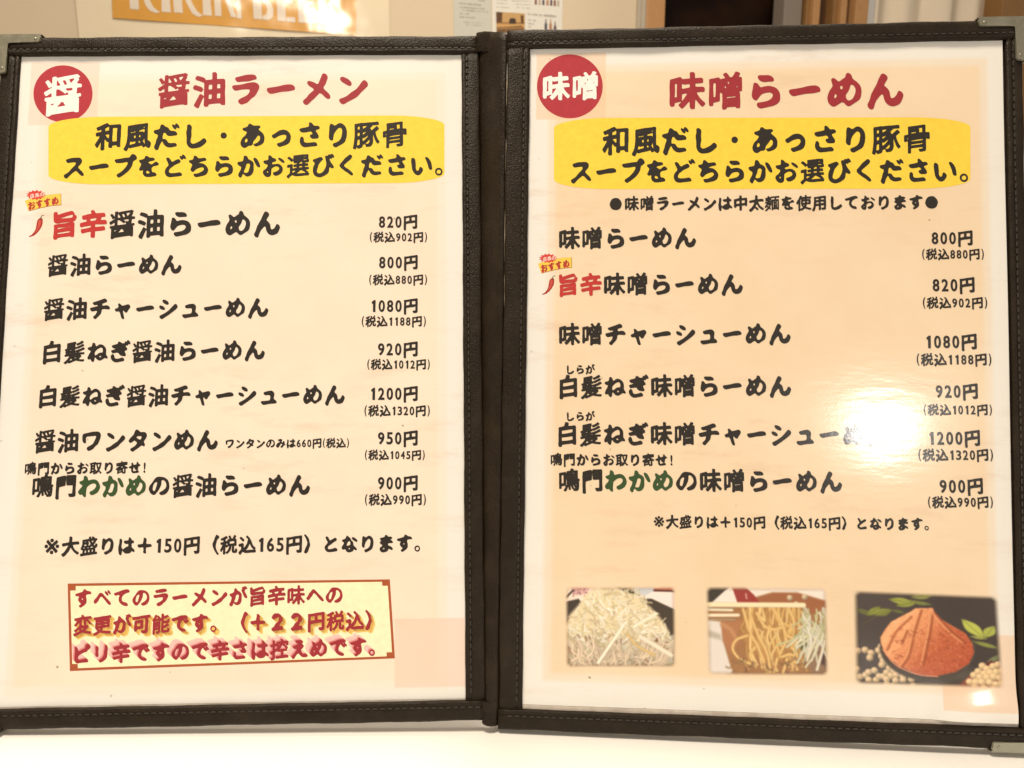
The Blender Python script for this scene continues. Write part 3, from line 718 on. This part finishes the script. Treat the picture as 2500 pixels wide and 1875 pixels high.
# 3: bowl of miso with soy beans
P3 = Paint(260, 180, (62, 54, 52))
P3.a += (np.sin(P3.X * 5 + 1)[..., None] * 6 + (1 - P3.Y)[..., None] * 4)
P3.mix(np.clip(1 - np.hypot((P3.X - .1) * 1.5, P3.Y - .72) / .35, 0, 1) * .5, (96, 90, 92)); P3.mix(np.clip(1 - np.hypot((P3.X - .68), (P3.Y - .86) * 2.2) / .25, 0, 1) * .6, (104, 102, 88))
def leaf(a, b, w, c):
    a, b = np.array(a), np.array(b); d = b - a; nrm = np.array([-d[1], d[0]]); t = np.linspace(0, 1, 12)
    up = [a + d * s + nrm * w * math.sin(math.pi * s) for s in t]; dn = [a + d * s - nrm * w * math.sin(math.pi * s) for s in t[::-1]]
    P3.polyg(up + dn, c, .008); P3.stroke([a, b], .003, np.array(c) * .8)
for a, b, w, c in (((.25, .09), (.42, .12), .2, (150, 156, 70)), ((.30, .16), (.45, .1), .2, (140, 146, 66)), ((.40, .11), (.54, .13), .12, (128, 138, 66)), ((.4, .06), (.56, .02), .22, (136, 140, 74)), ((.02, .2), (.14, .27), .16, (104, 108, 58)),
                   ((.1, .27), (.19, .17), .2, (132, 140, 62)), ((.14, .26), (.27, .2), .26, (128, 136, 62)), ((.26, .2), (.36, .23), .12, (112, 120, 60)), ((.74, .27), (.88, .46), .2, (176, 184, 84)), ((.885, .46), (.955, .33), .28, (160, 170, 78)), ((.79, .45), (.9, .47), .14, (164, 172, 84)),
                   ((.8, .5), (.98, .57), .1, (140, 152, 72)), ((.88, .74), (.99, .63), .12, (122, 130, 90))): leaf(a, b, w, c)
P3.stroke([(.06, .37), (.16, .28), (.3, .2)], .004, (98, 96, 60))
P3.polyg([(.22, .52), (.82, .52), (.8, .7), (.7, .86), (.55, .93), (.42, .9), (.28, .76)], (74, 68, 62), .02)
for x, y in [(.03, .63), (.08, .62), (.12, .65), (.17, .62), (.11, .70), (.19, .58), (.21, .65), (.19, .68), (.225, .69), (.2, .73), (.235, .74), (.19, .77), (.24, .80), (.02, .82), (.04, .9), (.08, .88), (.10, .85), (.14, .83), (.1, .93), (.15, .93), (.17, .89), (.2, .89), (.22, .85), (.25, .88), (.27, .83), (.285, .87), (.22, .92), (.28, .93), (.33, .88), (.33, .92), (.22, .97), (.26, .99), (.385, .91), (.395, .98), (.2, 1.0)]:
    P3.ball(x, y + .01, .039, (226, 200, 164), .42)
bowl = circle(.495, .60, .315, .335, 60)
P3.polyg([p_ for p_ in bowl if p_[1] > .5] , (70, 62, 56), .012)
dome = [(.185, .5), (.19, .56), (.22, .68), (.3, .78), (.42, .86), (.55, .88), (.68, .83), (.77, .74), (.81, .62), (.8, .52), (.76, .42), (.68, .35), (.6, .28), (.555, .2), (.55, .165), (.5, .17), (.43, .175), (.4, .21), (.34, .26), (.26, .33), (.22, .41)]
ins = P3.polyg(dome, (188, 104, 66), .008)
mm = ins.astype(float); tex = np.array(R_.normal(size=(P3.h, P3.w))); tex = (tex + np.roll(tex, 1, 0) + np.roll(tex, 1, 1) + np.roll(tex, -1, 0)) / 2
for c_, wgt in (((240, 178, 130), np.clip((.56 - P3.X) * 2.8 + (.55 - P3.Y) * 1.3, 0, .9)), ((166, 72, 44), np.clip((P3.X - .5) * 1.6 + (P3.Y - .45) * 1.1, 0, .85))): P3.mix(mm * wgt, c_)
P3.a += (tex * 9)[..., None] * mm[..., None]
for pts in ([(.47, .2), (.42, .42), (.38, .66), (.32, .8)], [(.545, .24), (.52, .45), (.47, .76)], [(.4, .27), (.3, .42), (.23, .62)], [(.37, .42), (.33, .55)], [(.56, .22), (.66, .4), (.75, .52)]):
    cc = curve(pts); P3.stroke(cc, .012, (140, 66, 36), .9, .02, .75); P3.stroke(cc - [.016, 0], .009, (232, 164, 116), .9, .015, .8)
for k in range(90):
    x, y = .25 + .5 * R_.random(), .4 + .42 * R_.random(); P3.stroke([(x, y), (x + .012, y + .01 * R_.normal())], .006, [(214, 130, 90), (136, 56, 36)][R_.integers(2)], .9, .012, .55 if .2 < x < .76 and abs(x - .5) < .5 - abs(y - .55) else 0)
P3.stroke(curve([(.2, .62), (.28, .77), (.42, .865), (.56, .885)]), .006, (232, 150, 120), .9)
P3.polyg([(.67, 1), (.82, .8), (.92, .70), (1, .78), (1, 1)], (138, 74, 58), .01); P3.polyg([(.86, .75), (.92, .7), (.96, .74), (.9, .8)], (84, 30, 26), .01)
for x, y in [(.86, .76), (.89, .79), (.93, .76), (.965, .74), (.83, .82), (.87, .84), (.91, .83), (.95, .82), (.985, .81), (.8, .86), (.84, .88), (.885, .88), (.93, .87), (.97, .88), (.77, .93), (.81, .93), (.85, .93), (.9, .93), (.94, .95), (.98, .94), (.80, .98), (.86, .99), (.92, 1.0)]:
    P3.ball(x, y, .042, (236, 206, 160), .5)
put_photo('food_photo', [(225, 96), (710, 96), (713, 455), (228, 455)], P1, 'printed photo of a mound of shredded white leek', 1.10, .12)
put_photo('food_photo', [(832, 96), (1366, 100), (1372, 492), (840, 488)], P2, 'printed photo of noodles lifted with chopsticks', 1.08, .18)
put_photo('food_photo', [(1470, 112), (2104, 138), (2130, 545), (1478, 528)], P3, 'printed photo of a bowl of miso with soy beans')

# ------------------------------------------------------------------ menu: cover boards, bindings, corners, spine
def bar(name, M, L, b, end0, along, z1=.0009, parent=menu, seed=0):
    """leatherette binding along +x of a local frame; y runs from the outer edge (0) to the inner edge (b)"""
    prof = [(b * .75, -.0042), (.0012, -.0043), (.0003, -.0039), (0, -.0030), (0, -.0007), (.0003, .0002), (.0011, z1 - .0001), (.0022, z1),
            (b - .0036, z1), (b - .0028, z1 - .00012), (b - .0024, z1 - .0005), (b - .0020, z1 - .00012), (b - .0013, z1), (b - .0005, z1 - .0002), (b, z1 - .0007), (b, -.0016)]
    n = max(8, int(L / .004)); bm = bmesh.new(); rings = []
    for i in range(n + 1):
        s = i / n; x = L * s; rg = []
        for k, (y, z) in enumerate(prof):
            wob = .00013 * math.sin(x * 190 + k * .8 + seed) + .00010 * math.sin(x * 71 + seed * 3) + .00006 * math.sin(x * 640 + k * 2.1 + seed)
            rg.append(bm.verts.new((x, y + (wob if 3 <= k <= 6 else wob * .6), z + wob * (.7 if 5 < k < 14 else 0))))
        rings.append(rg)
    for a, c in zip(rings, rings[1:]):
        for k in range(len(prof) - 1): bm.faces.new((a[k], a[k + 1], c[k + 1], c[k]))
    bm.faces.new(rings[0]); bm.faces.new(rings[-1][::-1])
    o = link(name, from_bm(bm, name, True), LEATHER, parent, M)
    # stitching in the groove
    bm = bmesh.new(); x = .004
    while x < L - .004:
        box_bm(bm, (x, b - .0027, z1 - .0004), (x + .0019, b - .0021, z1 + .00012)); x += .0031
    link('stitching', from_bm(bm, 'stitching'), THREAD, o)
    return o
def frame2(M, origin, xdir, ydir):
    T = np.eye(4); T[:3, 0] = [*xdir, 0]; T[:3, 1] = [*ydir, 0]; T[:3, 3] = [*origin, 0]; T[2, 2] = np.sign(xdir[0] * ydir[1] - xdir[1] * ydir[0])
    T[:3, 2] = [0, 0, T[2, 2]]
    return M @ T
def rbar(M, g, edge, seed):
    Wd, H = g['W'], g['H']; hw, hh = Wd / 2, H / 2
    # mirrored frames are avoided by building every bar in a right-handed frame
    if edge == 'top': return bar('frame_bar', frame2(M, (hw, hh), (-1, 0), (0, -1)), Wd, g['mt'], 0, 0, .0011, seed=seed)
    if edge == 'bottom': return bar('frame_bar', frame2(M, (-hw, -hh), (1, 0), (0, 1)), Wd, g['mb'], 0, 0, .0011, seed=seed)
    if edge == 'left': return bar('frame_bar', frame2(M, (-hw, hh - g['mt'] + .0008), (0, -1), (1, 0)), H - g['mt'] - g['mb'] + .0016, g['ml'], 0, 0, .0005, seed=seed)
    if edge == 'right': return bar('frame_bar', frame2(M, (hw, -hh + g['mb'] - .0008), (0, 1), (-1, 0)), H - g['mt'] - g['mb'] + .0016, g['mr'], 0, 0, .0005, seed=seed)
for s_, (M, g) in enumerate(((ML, gL), (MR, gR))):
    for k, e in enumerate(('top', 'bottom', 'left', 'right')): rbar(M, g, e, s_ * 5 + k * 1.7)
    hw, hh = g['W'] / 2, g['H'] / 2
    box('cover_board', (-hw + .0006, -hh + .0006, -.0040), (hw - .0006, hh - .0006, -.0022), LINING, menu, .0004, M)
    w_ = win(g)
    bot = botL if s_ == 0 else botR
    box('sleeve_edge', (w_[0] - .001, w_[2] - .001, -.0021), (w_[1] + .0005, bot - .0001, -.0009), SLEEVE, menu, 0, M)
def corner(M, g, sx, sy):
    L, wd, hw, hh = .0190, .0037, g['W'] / 2 + .0003, g['H'] / 2 + .0003
    z0, z1 = .00085, .00175
    pts = [(0, 0), (L - .0008, 0), (L, .0008), (L - .0005, wd - .0005), (L - .0012, wd), (wd + .0006, wd), (wd, wd + .0006), (wd, L - .0012), (wd - .0005, L - .0005), (.0008, L), (0, L - .0008)]
    bm = bmesh.new(); r = .0006
    lo = [bm.verts.new((sx * (hw - x), sy * (hh - y), z0)) for x, y in pts]; hi = [bm.verts.new((sx * (hw - x), sy * (hh - y), z1)) for x, y in pts]
    top = bm.faces.new(hi); bm.faces.new(lo[::-1])
    for i in range(len(pts)):
        j = (i + 1) % len(pts); bm.faces.new((lo[i], lo[j], hi[j], hi[i]))
    bmesh.ops.bevel(bm, geom=list(top.edges), offset=.0003, segments=2, affect='EDGES')
    # folded-over edges
    box_bm(bm, *[tuple(f(a, b) for a, b in zip(p_, q)) for f, p_, q in ((min, (sx * (hw - .0), sy * hh, -.0045), (sx * (hw + .0005), sy * (hh - L), z1 - .0004)), (max, (sx * (hw - .0), sy * hh, -.0045), (sx * (hw + .0005), sy * (hh - L), z1 - .0004)))])
    box_bm(bm, *[tuple(f(a, b) for a, b in zip(p_, q)) for f, p_, q in ((min, (sx * hw, sy * hh, -.0045), (sx * (hw - L), sy * (hh + .0005), z1 - .0004)), (max, (sx * hw, sy * hh, -.0045), (sx * (hw - L), sy * (hh + .0005), z1 - .0004)))])
    o = link('metal_corner', from_bm(bm, 'metal_corner'), METAL, menu, M)
    for x, y in ((L - .0026, wd * .55), (wd * .55, L - .0026)):
        bm = bmesh.new(); bmesh.ops.create_uvsphere(bm, u_segments=12, v_segments=6, radius=.00075)
        for v in bm.verts: v.co.z *= .5; v.co += Vector((sx * (hw - x), sy * (hh - y), z1))
        link('rivet', from_bm(bm, 'rivet', True), METAL, o)
for sy in (1, -1): corner(ML, gL, -1, sy); corner(MR, gR, 1, sy)
# spine strip between the boards
def P3d(M, u, v, w): return (M @ np.array([u, v, w, 1]))[:3]
bm = bmesh.new(); rings = []; n = 80
for i in range(n + 1):
    t = i / n
    a = P3d(ML, gL['W'] / 2 + .0002, -gL['H'] / 2 - .0004 + t * (gL['H'] + .0010), -.0008); b = P3d(MR, -gR['W'] / 2 - .0002, -gR['H'] / 2 + .0022 + t * (gR['H'] - .0030), -.0008)
    out_ = (ML[:3, 2] + MR[:3, 2]) / 2; rg = []
    for k in range(15):
        s = k / 14; h = .0012 * math.sin(math.pi * s) ** .6 - .0014 * (math.exp(-(s / .07) ** 2) + math.exp(-((1 - s) / .10) ** 2)) + .00012 * math.sin(t * 300 + k) + .00015 * math.sin(t * 37 + k * .5)
        rg.append(bm.verts.new(tuple(a * (1 - s) + b * s + out_ * h)))
    rings.append(rg)
for a, c in zip(rings, rings[1:]):
    for k in range(14): bm.faces.new((a[k], a[k + 1], c[k + 1], c[k]))
sp = link('spine_strip', from_bm(bm, 'spine_strip', True), LEATHER, menu)
so = sp.modifiers.new('thickness', 'SOLIDIFY'); so.thickness = .0016; so.offset = 0
# turned-over ends of the spine binding
def cap(v_l, sgn, rise):
    bm = bmesh.new(); rings = []
    for i in range(13):
        s = i / 12; h = rise * math.sin(math.pi * min(1, s * 1.08)) ** .6
        base = P3d(ML, gL['W'] / 2 - .0015, v_l, 0) * (1 - s) + P3d(MR, -gR['W'] / 2 + .0012, math.copysign(gR['H'] / 2 - (.0035 if sgn > 0 else .0028), v_l), -.0012) * s
        up = ML[:3, 1] * sgn; fw = ML[:3, 2]; rg = []
        for y, z in ((-.0085, .0010), (-.0055, .0013), (-.0035, .0007), (-.002, .0013), (0, .0013), (.0008, .0008), (.001, -.001), (.0005, -.004), (-.006, -.0042)):
            y2 = y + (h if y > -.003 else h * .3)
            rg.append(bm.verts.new(tuple(base + up * y2 + fw * (z + .0012 * math.sin(math.pi * s) - .0012 * s + .00015 * math.sin(i * 2.3 + y * 900)))))
        rings.append(rg)
    for a, c in zip(rings, rings[1:]):
        for k in range(8): bm.faces.new((a[k], a[k + 1], c[k + 1], c[k]))
    bm.faces.new(rings[0]); bm.faces.new(rings[-1])
    link('spine_end', from_bm(bm, 'spine_end', True), LEATHER, menu)
cap(gL['H'] / 2, 1, .0011); cap(-gL['H'] / 2, -1, .0009)

# ------------------------------------------------------------------ table under the menu
bpy.context.view_layer.update()
zmin = min((o.matrix_world @ v.co).z for o in menu.children if o.type == 'MESH' for v in o.data.vertices)
TZ = zmin - .0001
print('table z', TZ)
tab = empty('dining_table', (0, .25, TZ - .72)); tag(tab, 'plain white dining table under the menu', 'table')
box('tabletop', (-.75, -.33, .69), (.75, .42, .72), TABLEM, tab, .004)
for sx in (-1, 1):
    for sy in (-.27, .36):
        box('leg', (sx * .69 - .022, sy - .022, 0), (sx * .69 + .022, sy + .022, .6895), TABLEM, tab, .003)
fl = box('floor', (-3, -3, -.05), (3.5, 3.6, -.0), FLOORM, None, 0, Matrix.Translation((0, 0, TZ - .72))); fl['kind'] = 'structure'

# ------------------------------------------------------------------ wall with posters behind
YAW = math.radians(-12.0)
WN = np.array([-math.sin(YAW), math.cos(YAW), 0]) * -1      # wall normal towards the camera
WO = c2w([0, 0, 0]) + ray(1250, 620) / np.linalg.norm(ray(1250, 620)) * 1.75
# wall runs away to the right
WT = np.array([math.cos(math.radians(12)), math.sin(math.radians(12)), 0]); WN = np.array([math.sin(math.radians(12)), -math.cos(math.radians(12)), 0])
MW = np.eye(4); MW[:3, 0] = WT; MW[:3, 1] = [0, 0, 1]; MW[:3, 2] = WN; MW[:3, 3] = [WO[0], WO[1], TZ]
def wuv(x, y, w=0.0):
    d = ray(x, y); o = MW[:3, 3] + WN * w; t = WN.dot(o - CAMPOS) / WN.dot(d); p = CAMPOS + d * t - MW[:3, 3]
    return float(p.dot(WT)), float(p[2])
top = 1.45; bot = -.719
xj = wuv(1556, 30)[0]
wl = box('wall', (wuv(-700, 30)[0], bot, -.10), (xj, top, 0), WALLM, None, 0, MW); wl['kind'] = 'structure'
def wbox(name, x0, x1, w0, w1, m_, parent=None, y=30, bevel=.002, lo=None):
    a = wuv(x0, y, w1)[0]; b = wuv(x1, y, w1)[0]
    return box(name, (a, bot if lo is None else lo, w0), (b, top, w1), m_, parent, bevel, None if parent else MW)
def at_wall(name): 
    o = empty(name); o.matrix_world = Matrix(MW.tolist()); return o
# beer poster
po = at_wall('beer_poster'); tag(po, 'glossy cream beer poster with a slanted amber band, mirroring a lamp', 'poster')
x0 = wuv(190, 40)[0]; x1 = wuv(950, 40)[0]; ylo = wuv(500, 80)[1] - .25; yhi = ylo + .75
bm = bmesh.new(); nx, ny = 60, 60; gv = [[bm.verts.new((x0 + (x1 - x0) * i / nx, ylo + (yhi - ylo) * j / ny, .003 + .0012 * math.sin(i * .23 + j * .1) + .0008 * math.sin(j * .31))) for i in range(nx + 1)] for j in range(ny + 1)]
for j in range(ny):
    for i in range(nx): bm.faces.new((gv[j][i], gv[j][i + 1], gv[j + 1][i + 1], gv[j + 1][i]))
link('sheet', from_bm(bm, 'sheet', True), POSTERM, po)
def wpoly(name, pts2, m_, parent, w):
    me = bpy.data.meshes.new(name); tri = geometry.tessellate_polygon([[Vector((*q, 0)) for q in pts2]]); P = np.array(pts2)
    fs = []
    for f in tri:
        a, b, c = (P[i] for i in f); fs.append(f if (b[0] - a[0]) * (c[1] - a[1]) - (b[1] - a[1]) * (c[0] - a[0]) > 0 else (f[0], f[2], f[1]))
    me.from_pydata([(x, y, w) for x, y in pts2], [], fs); return link(name, me, m_, parent)
b0 = wuv(277, 46); b1 = wuv(868, 88); b2 = wuv(272, -70); b3 = wuv(872, -28)
wpoly('amber_band', [b0, b1, b3, b2], ORANGEM, po, .0056)
# lettering on the band, letter by letter: baseline between two pixels
l0 = np.array(wuv(320, 24)); l1 = np.array(wuv(844, 66)); ex = (l1 - l0); cap_h = .30
LET = {'K': [[(0, 0), (.19, 0), (.20, 1), (.0, 1)], [(.24, .50), (.52, 1), (.72, 1), (.43, .52), (.50, .28), (.62, .08), (.80, -.03), (.66, -.05), (.50, -.01), (.40, .10)]],
       'I': [[(.02, -.01), (.22, -.01), (.20, .5), (.22, 1), (.02, 1), (.04, .5)]],
       'R': [[(0, 0), (.19, 0), (.19, 1), (.0, 1)], [(.21, 1), (.42, .98), (.55, .86), (.56, .70), (.48, .56), (.36, .48), (.21, .46), (.21, .56), (.32, .60), (.37, .72), (.33, .86), (.21, .89)], [(.23, .44), (.40, .46), (.50, .24), (.62, .08), (.78, -.03), (.64, -.06), (.48, .0), (.36, .18)]],
       'N': [[(0, 0), (.13, 0), (.13, .8), (.13, 1), (0, 1)], [(.15, 1), (.58, .02), (.58, 0), (.42, 0), (.15, .72)], [(.60, -.02), (.72, -.02), (.72, 1), (.60, 1)]],
       'B': [[(0, 0), (.19, 0), (.19, 1), (0, 1)], [(.21, 0), (.40, 0), (.52, .08), (.56, .25), (.50, .42), (.40, .51), (.21, .53), (.21, .43), (.32, .40), (.37, .26), (.32, .13), (.21, .10)], [(.21, .55), (.38, .56), (.48, .66), (.50, .80), (.44, .93), (.34, 1), (.21, 1), (.21, .90), (.29, .86), (.32, .76), (.28, .67), (.21, .65)]],
       'E': [[(0, 0), (.19, 0), (.19, 1), (0, 1)], [(.21, 0), (.48, -.01), (.48, .12), (.21, .11)], [(.21, .45), (.42, .45), (.42, .57), (.21, .56)], [(.21, .89), (.47, .88), (.47, 1.01), (.21, 1)]]}
for _k, _polys in LET.items():                      # bold stems
    for _q in _polys:
        for _i, (_a, _b) in enumerate(_q): _q[_i] = (_a + (.07 if _a > .12 else 0) + (.02 if _k == 'N' and _a > .59 and _a > .65 else 0), _b)
wd = {'K': .90, 'I': .38, 'R': .84, 'N': .96, 'B': .74, 'E': .66, ' ': .22}
tot = sum(wd[c] for c in 'KIRIN BEER'); em = np.linalg.norm(ex) / tot; uxd = ex / np.linalg.norm(ex); uyd = np.array([0, 1.0]); hgt = em * 1.22
px = 0
for ch in 'KIRIN BEER':
    if ch != ' ':
        me = bpy.data.meshes.new('letter'); VV = []; FF = []
        for pts in LET[ch]:
            P = [l0 + uxd * (px + a) * em + uyd * b * hgt for a, b in pts]; n0 = len(VV)
            for f in geometry.tessellate_polygon([[Vector((*q, 0)) for q in P]]):
                a, b, c = (P[i] for i in f); f = f if (b[0] - a[0]) * (c[1] - a[1]) - (b[1] - a[1]) * (c[0] - a[0]) > 0 else (f[0], f[2], f[1])
                FF.append(tuple(i + n0 for i in f))
            VV += [(q[0], q[1], .0062) for q in P]
        me.from_pydata(VV, [], FF); link('letter', me, LETTERM, po)
    px += wd[ch]
# notices
def sheet_thing(name, label, xa, xb, m_, ylow, yhigh, w=.0025):
    o = at_wall(name); tag(o, label, 'notice'); a = wuv(xa, 50, w)[0]; b = wuv(xb, 50, w)[0]
    box('paper', (a, ylow, .0012), (b, yhigh, w), m_, o); return o
zl = wuv(1150, 95)[1]
n1 = sheet_thing('notice_sheet', 'greyish paper notice with short lines of small print, pinned beside a poster', 1108, 1199, PAPERG, zl - .06, zl + .24)
n2 = sheet_thing('notice_sheet', 'white paper notice with a brown photo and rows of little bottles', 1201, 1373, PAPERM, zl - .08, zl + .26)
def print_line(parent, xa, ya, xb, yb, h, w, m_, fill=.75):
    """a line of print too small to read: uneven short strokes"""
    n = max(4, int(abs(xb - xa) / 2.6)); bm = bmesh.new()
    for i in range(n):
        if random.random() > .9: continue
        s0 = i / n; s1 = (i + fill * (.6 + .4 * random.random())) / n; hh2 = h * (.5 + .5 * random.random())
        q = [wuv(xa + (xb - xa) * s, ya + (yb - ya) * s + d, w) for s, d in ((s0, hh2 / 2), (s1, hh2 / 2), (s1, -hh2 / 2), (s0, -hh2 / 2))]
        bm.faces.new([bm.verts.new((*c, w)) for c in q])
    link('print_line', from_bm(bm, 'print_line'), m_, parent)
def cz(x, y): return 1060 + x * 400 / 2212.0, y * 400 / 2212.0
for xa, ya, xb, yb in ((600, 5, 690, 12), (345, 42, 640, 68), (345, 95, 690, 120), (385, 135, 735, 162), (345, 182, 475, 188), (345, 228, 555, 238)): print_line(n1, *cz(xa, ya), *cz(xb, yb), 3.2, .0031, PRINTM)
GPR = simple('faint_print', (.42, .41, .37), .6, .2, 400)
for xa, ya, xb, yb in ((395, 295, 670, 308), (415, 325, 650, 345)): print_line(n1, *cz(xa, ya), *cz(xb, yb), 2.4, .0031, GPR)
for xa, ya, xb, yb in ((840, -5, 1000, 5), (840, 38, 1000, 52), (840, 90, 1020, 104), (1045, 8, 1310, 15), (1045, 52, 1300, 64), (1110, 98, 1300, 112)): print_line(n2, *cz(xa, ya), *cz(xb, yb), 2.6, .0031, GPR)
print_line(n2, *cz(1270, 190), *cz(1655, 222), 6.0, .0031, PRINTM)
for xa, ya, xb, yb in ((1270, 268, 1385, 280), (1270, 315, 1355, 325), (1270, 358, 1320, 364)): print_line(n2, *cz(xa, ya), *cz(xb, yb), 3.6, .0031, PRINTM)
BC = [simple('bottle_' + n_, c, .6, .1, 100) for n_, c in (('navy', (.07, .065, .09)), ('amber', (.42, .20, .10)), ('plum', (.10, .05, .08)), ('brown', (.22, .09, .04)), ('clear', (.50, .42, .34)))]
def bottle(x, ytop, h, w, m_):
    prof = [(-.18, 0), (.18, 0), (.2, .3), (.5, .48), (.5, 1), (-.5, 1), (-.5, .48), (-.2, .3)]
    wpoly('bottle_picture', [wuv(*cz(x + a * w, ytop + b * h), .0031) for a, b in prof], m_, n2, .0031)
for k, x in enumerate((1372, 1425, 1475, 1530, 1580, 1628, 1675)): bottle(x, -60 + k * 4, 120, 30, BC[(k + 3) % 5])
for k, (x, t_) in enumerate(((1508, 255), (1572, 258), (1632, 292))): bottle(x, t_, 150, 36, BC[(0, 1, 2)[k]])
# brown photo on the notice
PP = Paint(70, 56, (150, 112, 70)); PP.polyg([(0, 0), (1, 0), (1, .45), (0, .5)], (196, 158, 104)); PP.polyg([(.0, .0), (.22, 0), (.2, .5), (0, .52)], (92, 60, 30)); PP.polyg([(.45, .35), (.52, .26), (.64, .26), (.69, .36), (.68, .58), (.45, .58)], (64, 46, 34)); PP.polyg([(.85, .1), (.95, .1), (.96, .5), (.86, .5)], (96, 58, 28))
PP.polyg([(0, .58), (1, .54), (1, .7), (0, .72)], (206, 160, 100)); PP.polyg([(.1, .74), (.9, .62), (1, 1), (0, 1)], (104, 74, 40)); PP.stroke([(.1, .8), (.9, .72)], .03, (190, 146, 92)); PP.stroke([(.3, .9), (.95, .84)], .02, (170, 124, 76))
qd = [wuv(*cz(835, 158), .0033), wuv(*cz(1226, 182), .0033), wuv(*cz(1222, 450), .0033), wuv(*cz(842, 440), .0033)]
s_, t_ = np.meshgrid(np.linspace(0, 1, 70), np.linspace(0, 1, 56)); s_ = s_[..., None]; t_ = t_[..., None]
P = ((np.array(qd[0]) * (1 - s_) + np.array(qd[1]) * s_) * (1 - t_) + (np.array(qd[3]) * (1 - s_) + np.array(qd[2]) * s_) * t_).reshape(-1, 2)
i_ = np.arange(55 * 70).reshape(55, 70)[:, :-1].ravel(); me = bpy.data.meshes.new('photo_print'); me.from_pydata([(a, b, .0033) for a, b in P], [], np.stack([i_, i_ + 70, i_ + 71, i_ + 1], 1).tolist())
at = me.color_attributes.new('print', 'FLOAT_COLOR', 'POINT'); at.data.foreach_set('color', np.concatenate([lin(np.clip(PP.a, 0, 255)), np.ones((56, 70, 1))], 2).reshape(-1).astype(np.float32))
link('photo_print', me, PM, n2)

# doorway to the right of the wall
df = at_wall('door_frame'); tag(df, 'light wooden door post with a pale grey moulding at the end of the wall', 'door frame')
wbox('moulding', 1557, 1567, -.05, .010, JAMB, df); wbox('moulding', 1567.5, 1579, -.05, .016, JAMB, df)
wbox('post', 1579.5, 1624, -.08, .022, WOODL, df)
# dark glazed door
m, nt, p = mat('dark_glass_door'); DG = m; tc = N(nt, 'ShaderNodeTexCoord').outputs['Object']
n_ = ramp(nt, noise(nt, 7, 3, .5, tc), .45, .7); nt.links.new(mixc(nt, n_, (.0065, .0022, .0016), (.022, .009, .003)), p.inputs['Base Color']); p.inputs['Roughness'].default_value = .25; p.inputs['Specular IOR Level'].default_value = .12  # brown mottling painted in as faint room reflections on the dark pane
dd = at_wall('glazed_door'); tag(dd, 'dark glazed door beside the light wooden post', 'door')
wbox('pane', 1618, 1925, -.078, -.070, DG, dd, bevel=0)
wbox('rail', 1626, 1920, -.0695, -.062, WOODD, dd, lo=None) if False else None
a = wuv(1632, 52, -.06); b = wuv(1905, 60, -.06)
box('rail', (a[0], a[1] - .10, -.0695), (b[0], a[1] - .012, -.055), simple('dark_rail', (.032, .016, .005), .4, .3, 20), dd, .003)
wp = at_wall('wooden_partition'); tag(wp, 'row of upright wooden slats between the dark door and the white curtain', 'partition')
wbox('stile', 1914, 1958, -.06, -.01, MAUVE, wp)
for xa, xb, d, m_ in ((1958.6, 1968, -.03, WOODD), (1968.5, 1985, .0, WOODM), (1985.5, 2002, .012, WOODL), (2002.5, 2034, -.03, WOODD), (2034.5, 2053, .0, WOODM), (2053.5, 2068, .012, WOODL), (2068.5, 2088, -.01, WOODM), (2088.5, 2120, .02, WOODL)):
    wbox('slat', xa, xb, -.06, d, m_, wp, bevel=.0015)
# curtain
cu_ = at_wall('curtain'); tag(cu_, 'white cloth curtain hanging in soft folds beside the wooden slats', 'curtain')
xa = wuv(2119, 30, -.02)[0]; xb = wuv(2460, 30, -.02)[0]; bm = bmesh.new(); nx = 120; rows = []
for j in range(12):
    z = bot + .15 + (top - bot - .15) * j / 11
    rows.append([bm.verts.new((xa + (xb - xa) * i / nx + .004 * math.sin(i * .3 + z * 2), z, -.02 + .014 * math.sin(i * .21 + .4 * math.sin(z * 3) + 1) + .008 * math.sin(i * .097 + 2))) for i in range(nx + 1)])
for a, c in zip(rows, rows[1:]):
    for i in range(nx): bm.faces.new((a[i], a[i + 1], c[i + 1], c[i]))
o = link('cloth', from_bm(bm, 'cloth', True), CURT, cu_); sm = o.modifiers.new('thickness', 'SOLIDIFY'); sm.thickness = .002
wt = at_wall('wooden_post'); tag(wt, 'brown wooden post at the far end of the white curtain', 'post')
wbox('shaft', 2446, 2540, -.05, .03, WOODM, wt); box('base_block', (wuv(2440, 30, .035)[0], bot, -.055), (wuv(2546, 30, .035)[0], bot + .12, .035), WOODM, wt, .003)

# ------------------------------------------------------------------ aim the two mirrored downlights (mirror directions on page and poster)
def mirror(p_, n, d): d = d / np.linalg.norm(d); return d - 2 * d.dot(n) * n
q = uv('R', 2150, 1040); Pp = P3d(MR, q[0], q[1], WP); r_ = mirror(Pp, MR[:3, 2], Pp - CAMPOS)
print('page mirror dir', r_, 'from', Pp)
x, y = wuv(800, 40); Pw = (MW @ np.array([x, y, 0.003, 1]))[:3]; rw = mirror(Pw, WN, Pw - CAMPOS)
print('poster mirror dir', rw, 'from', Pw)
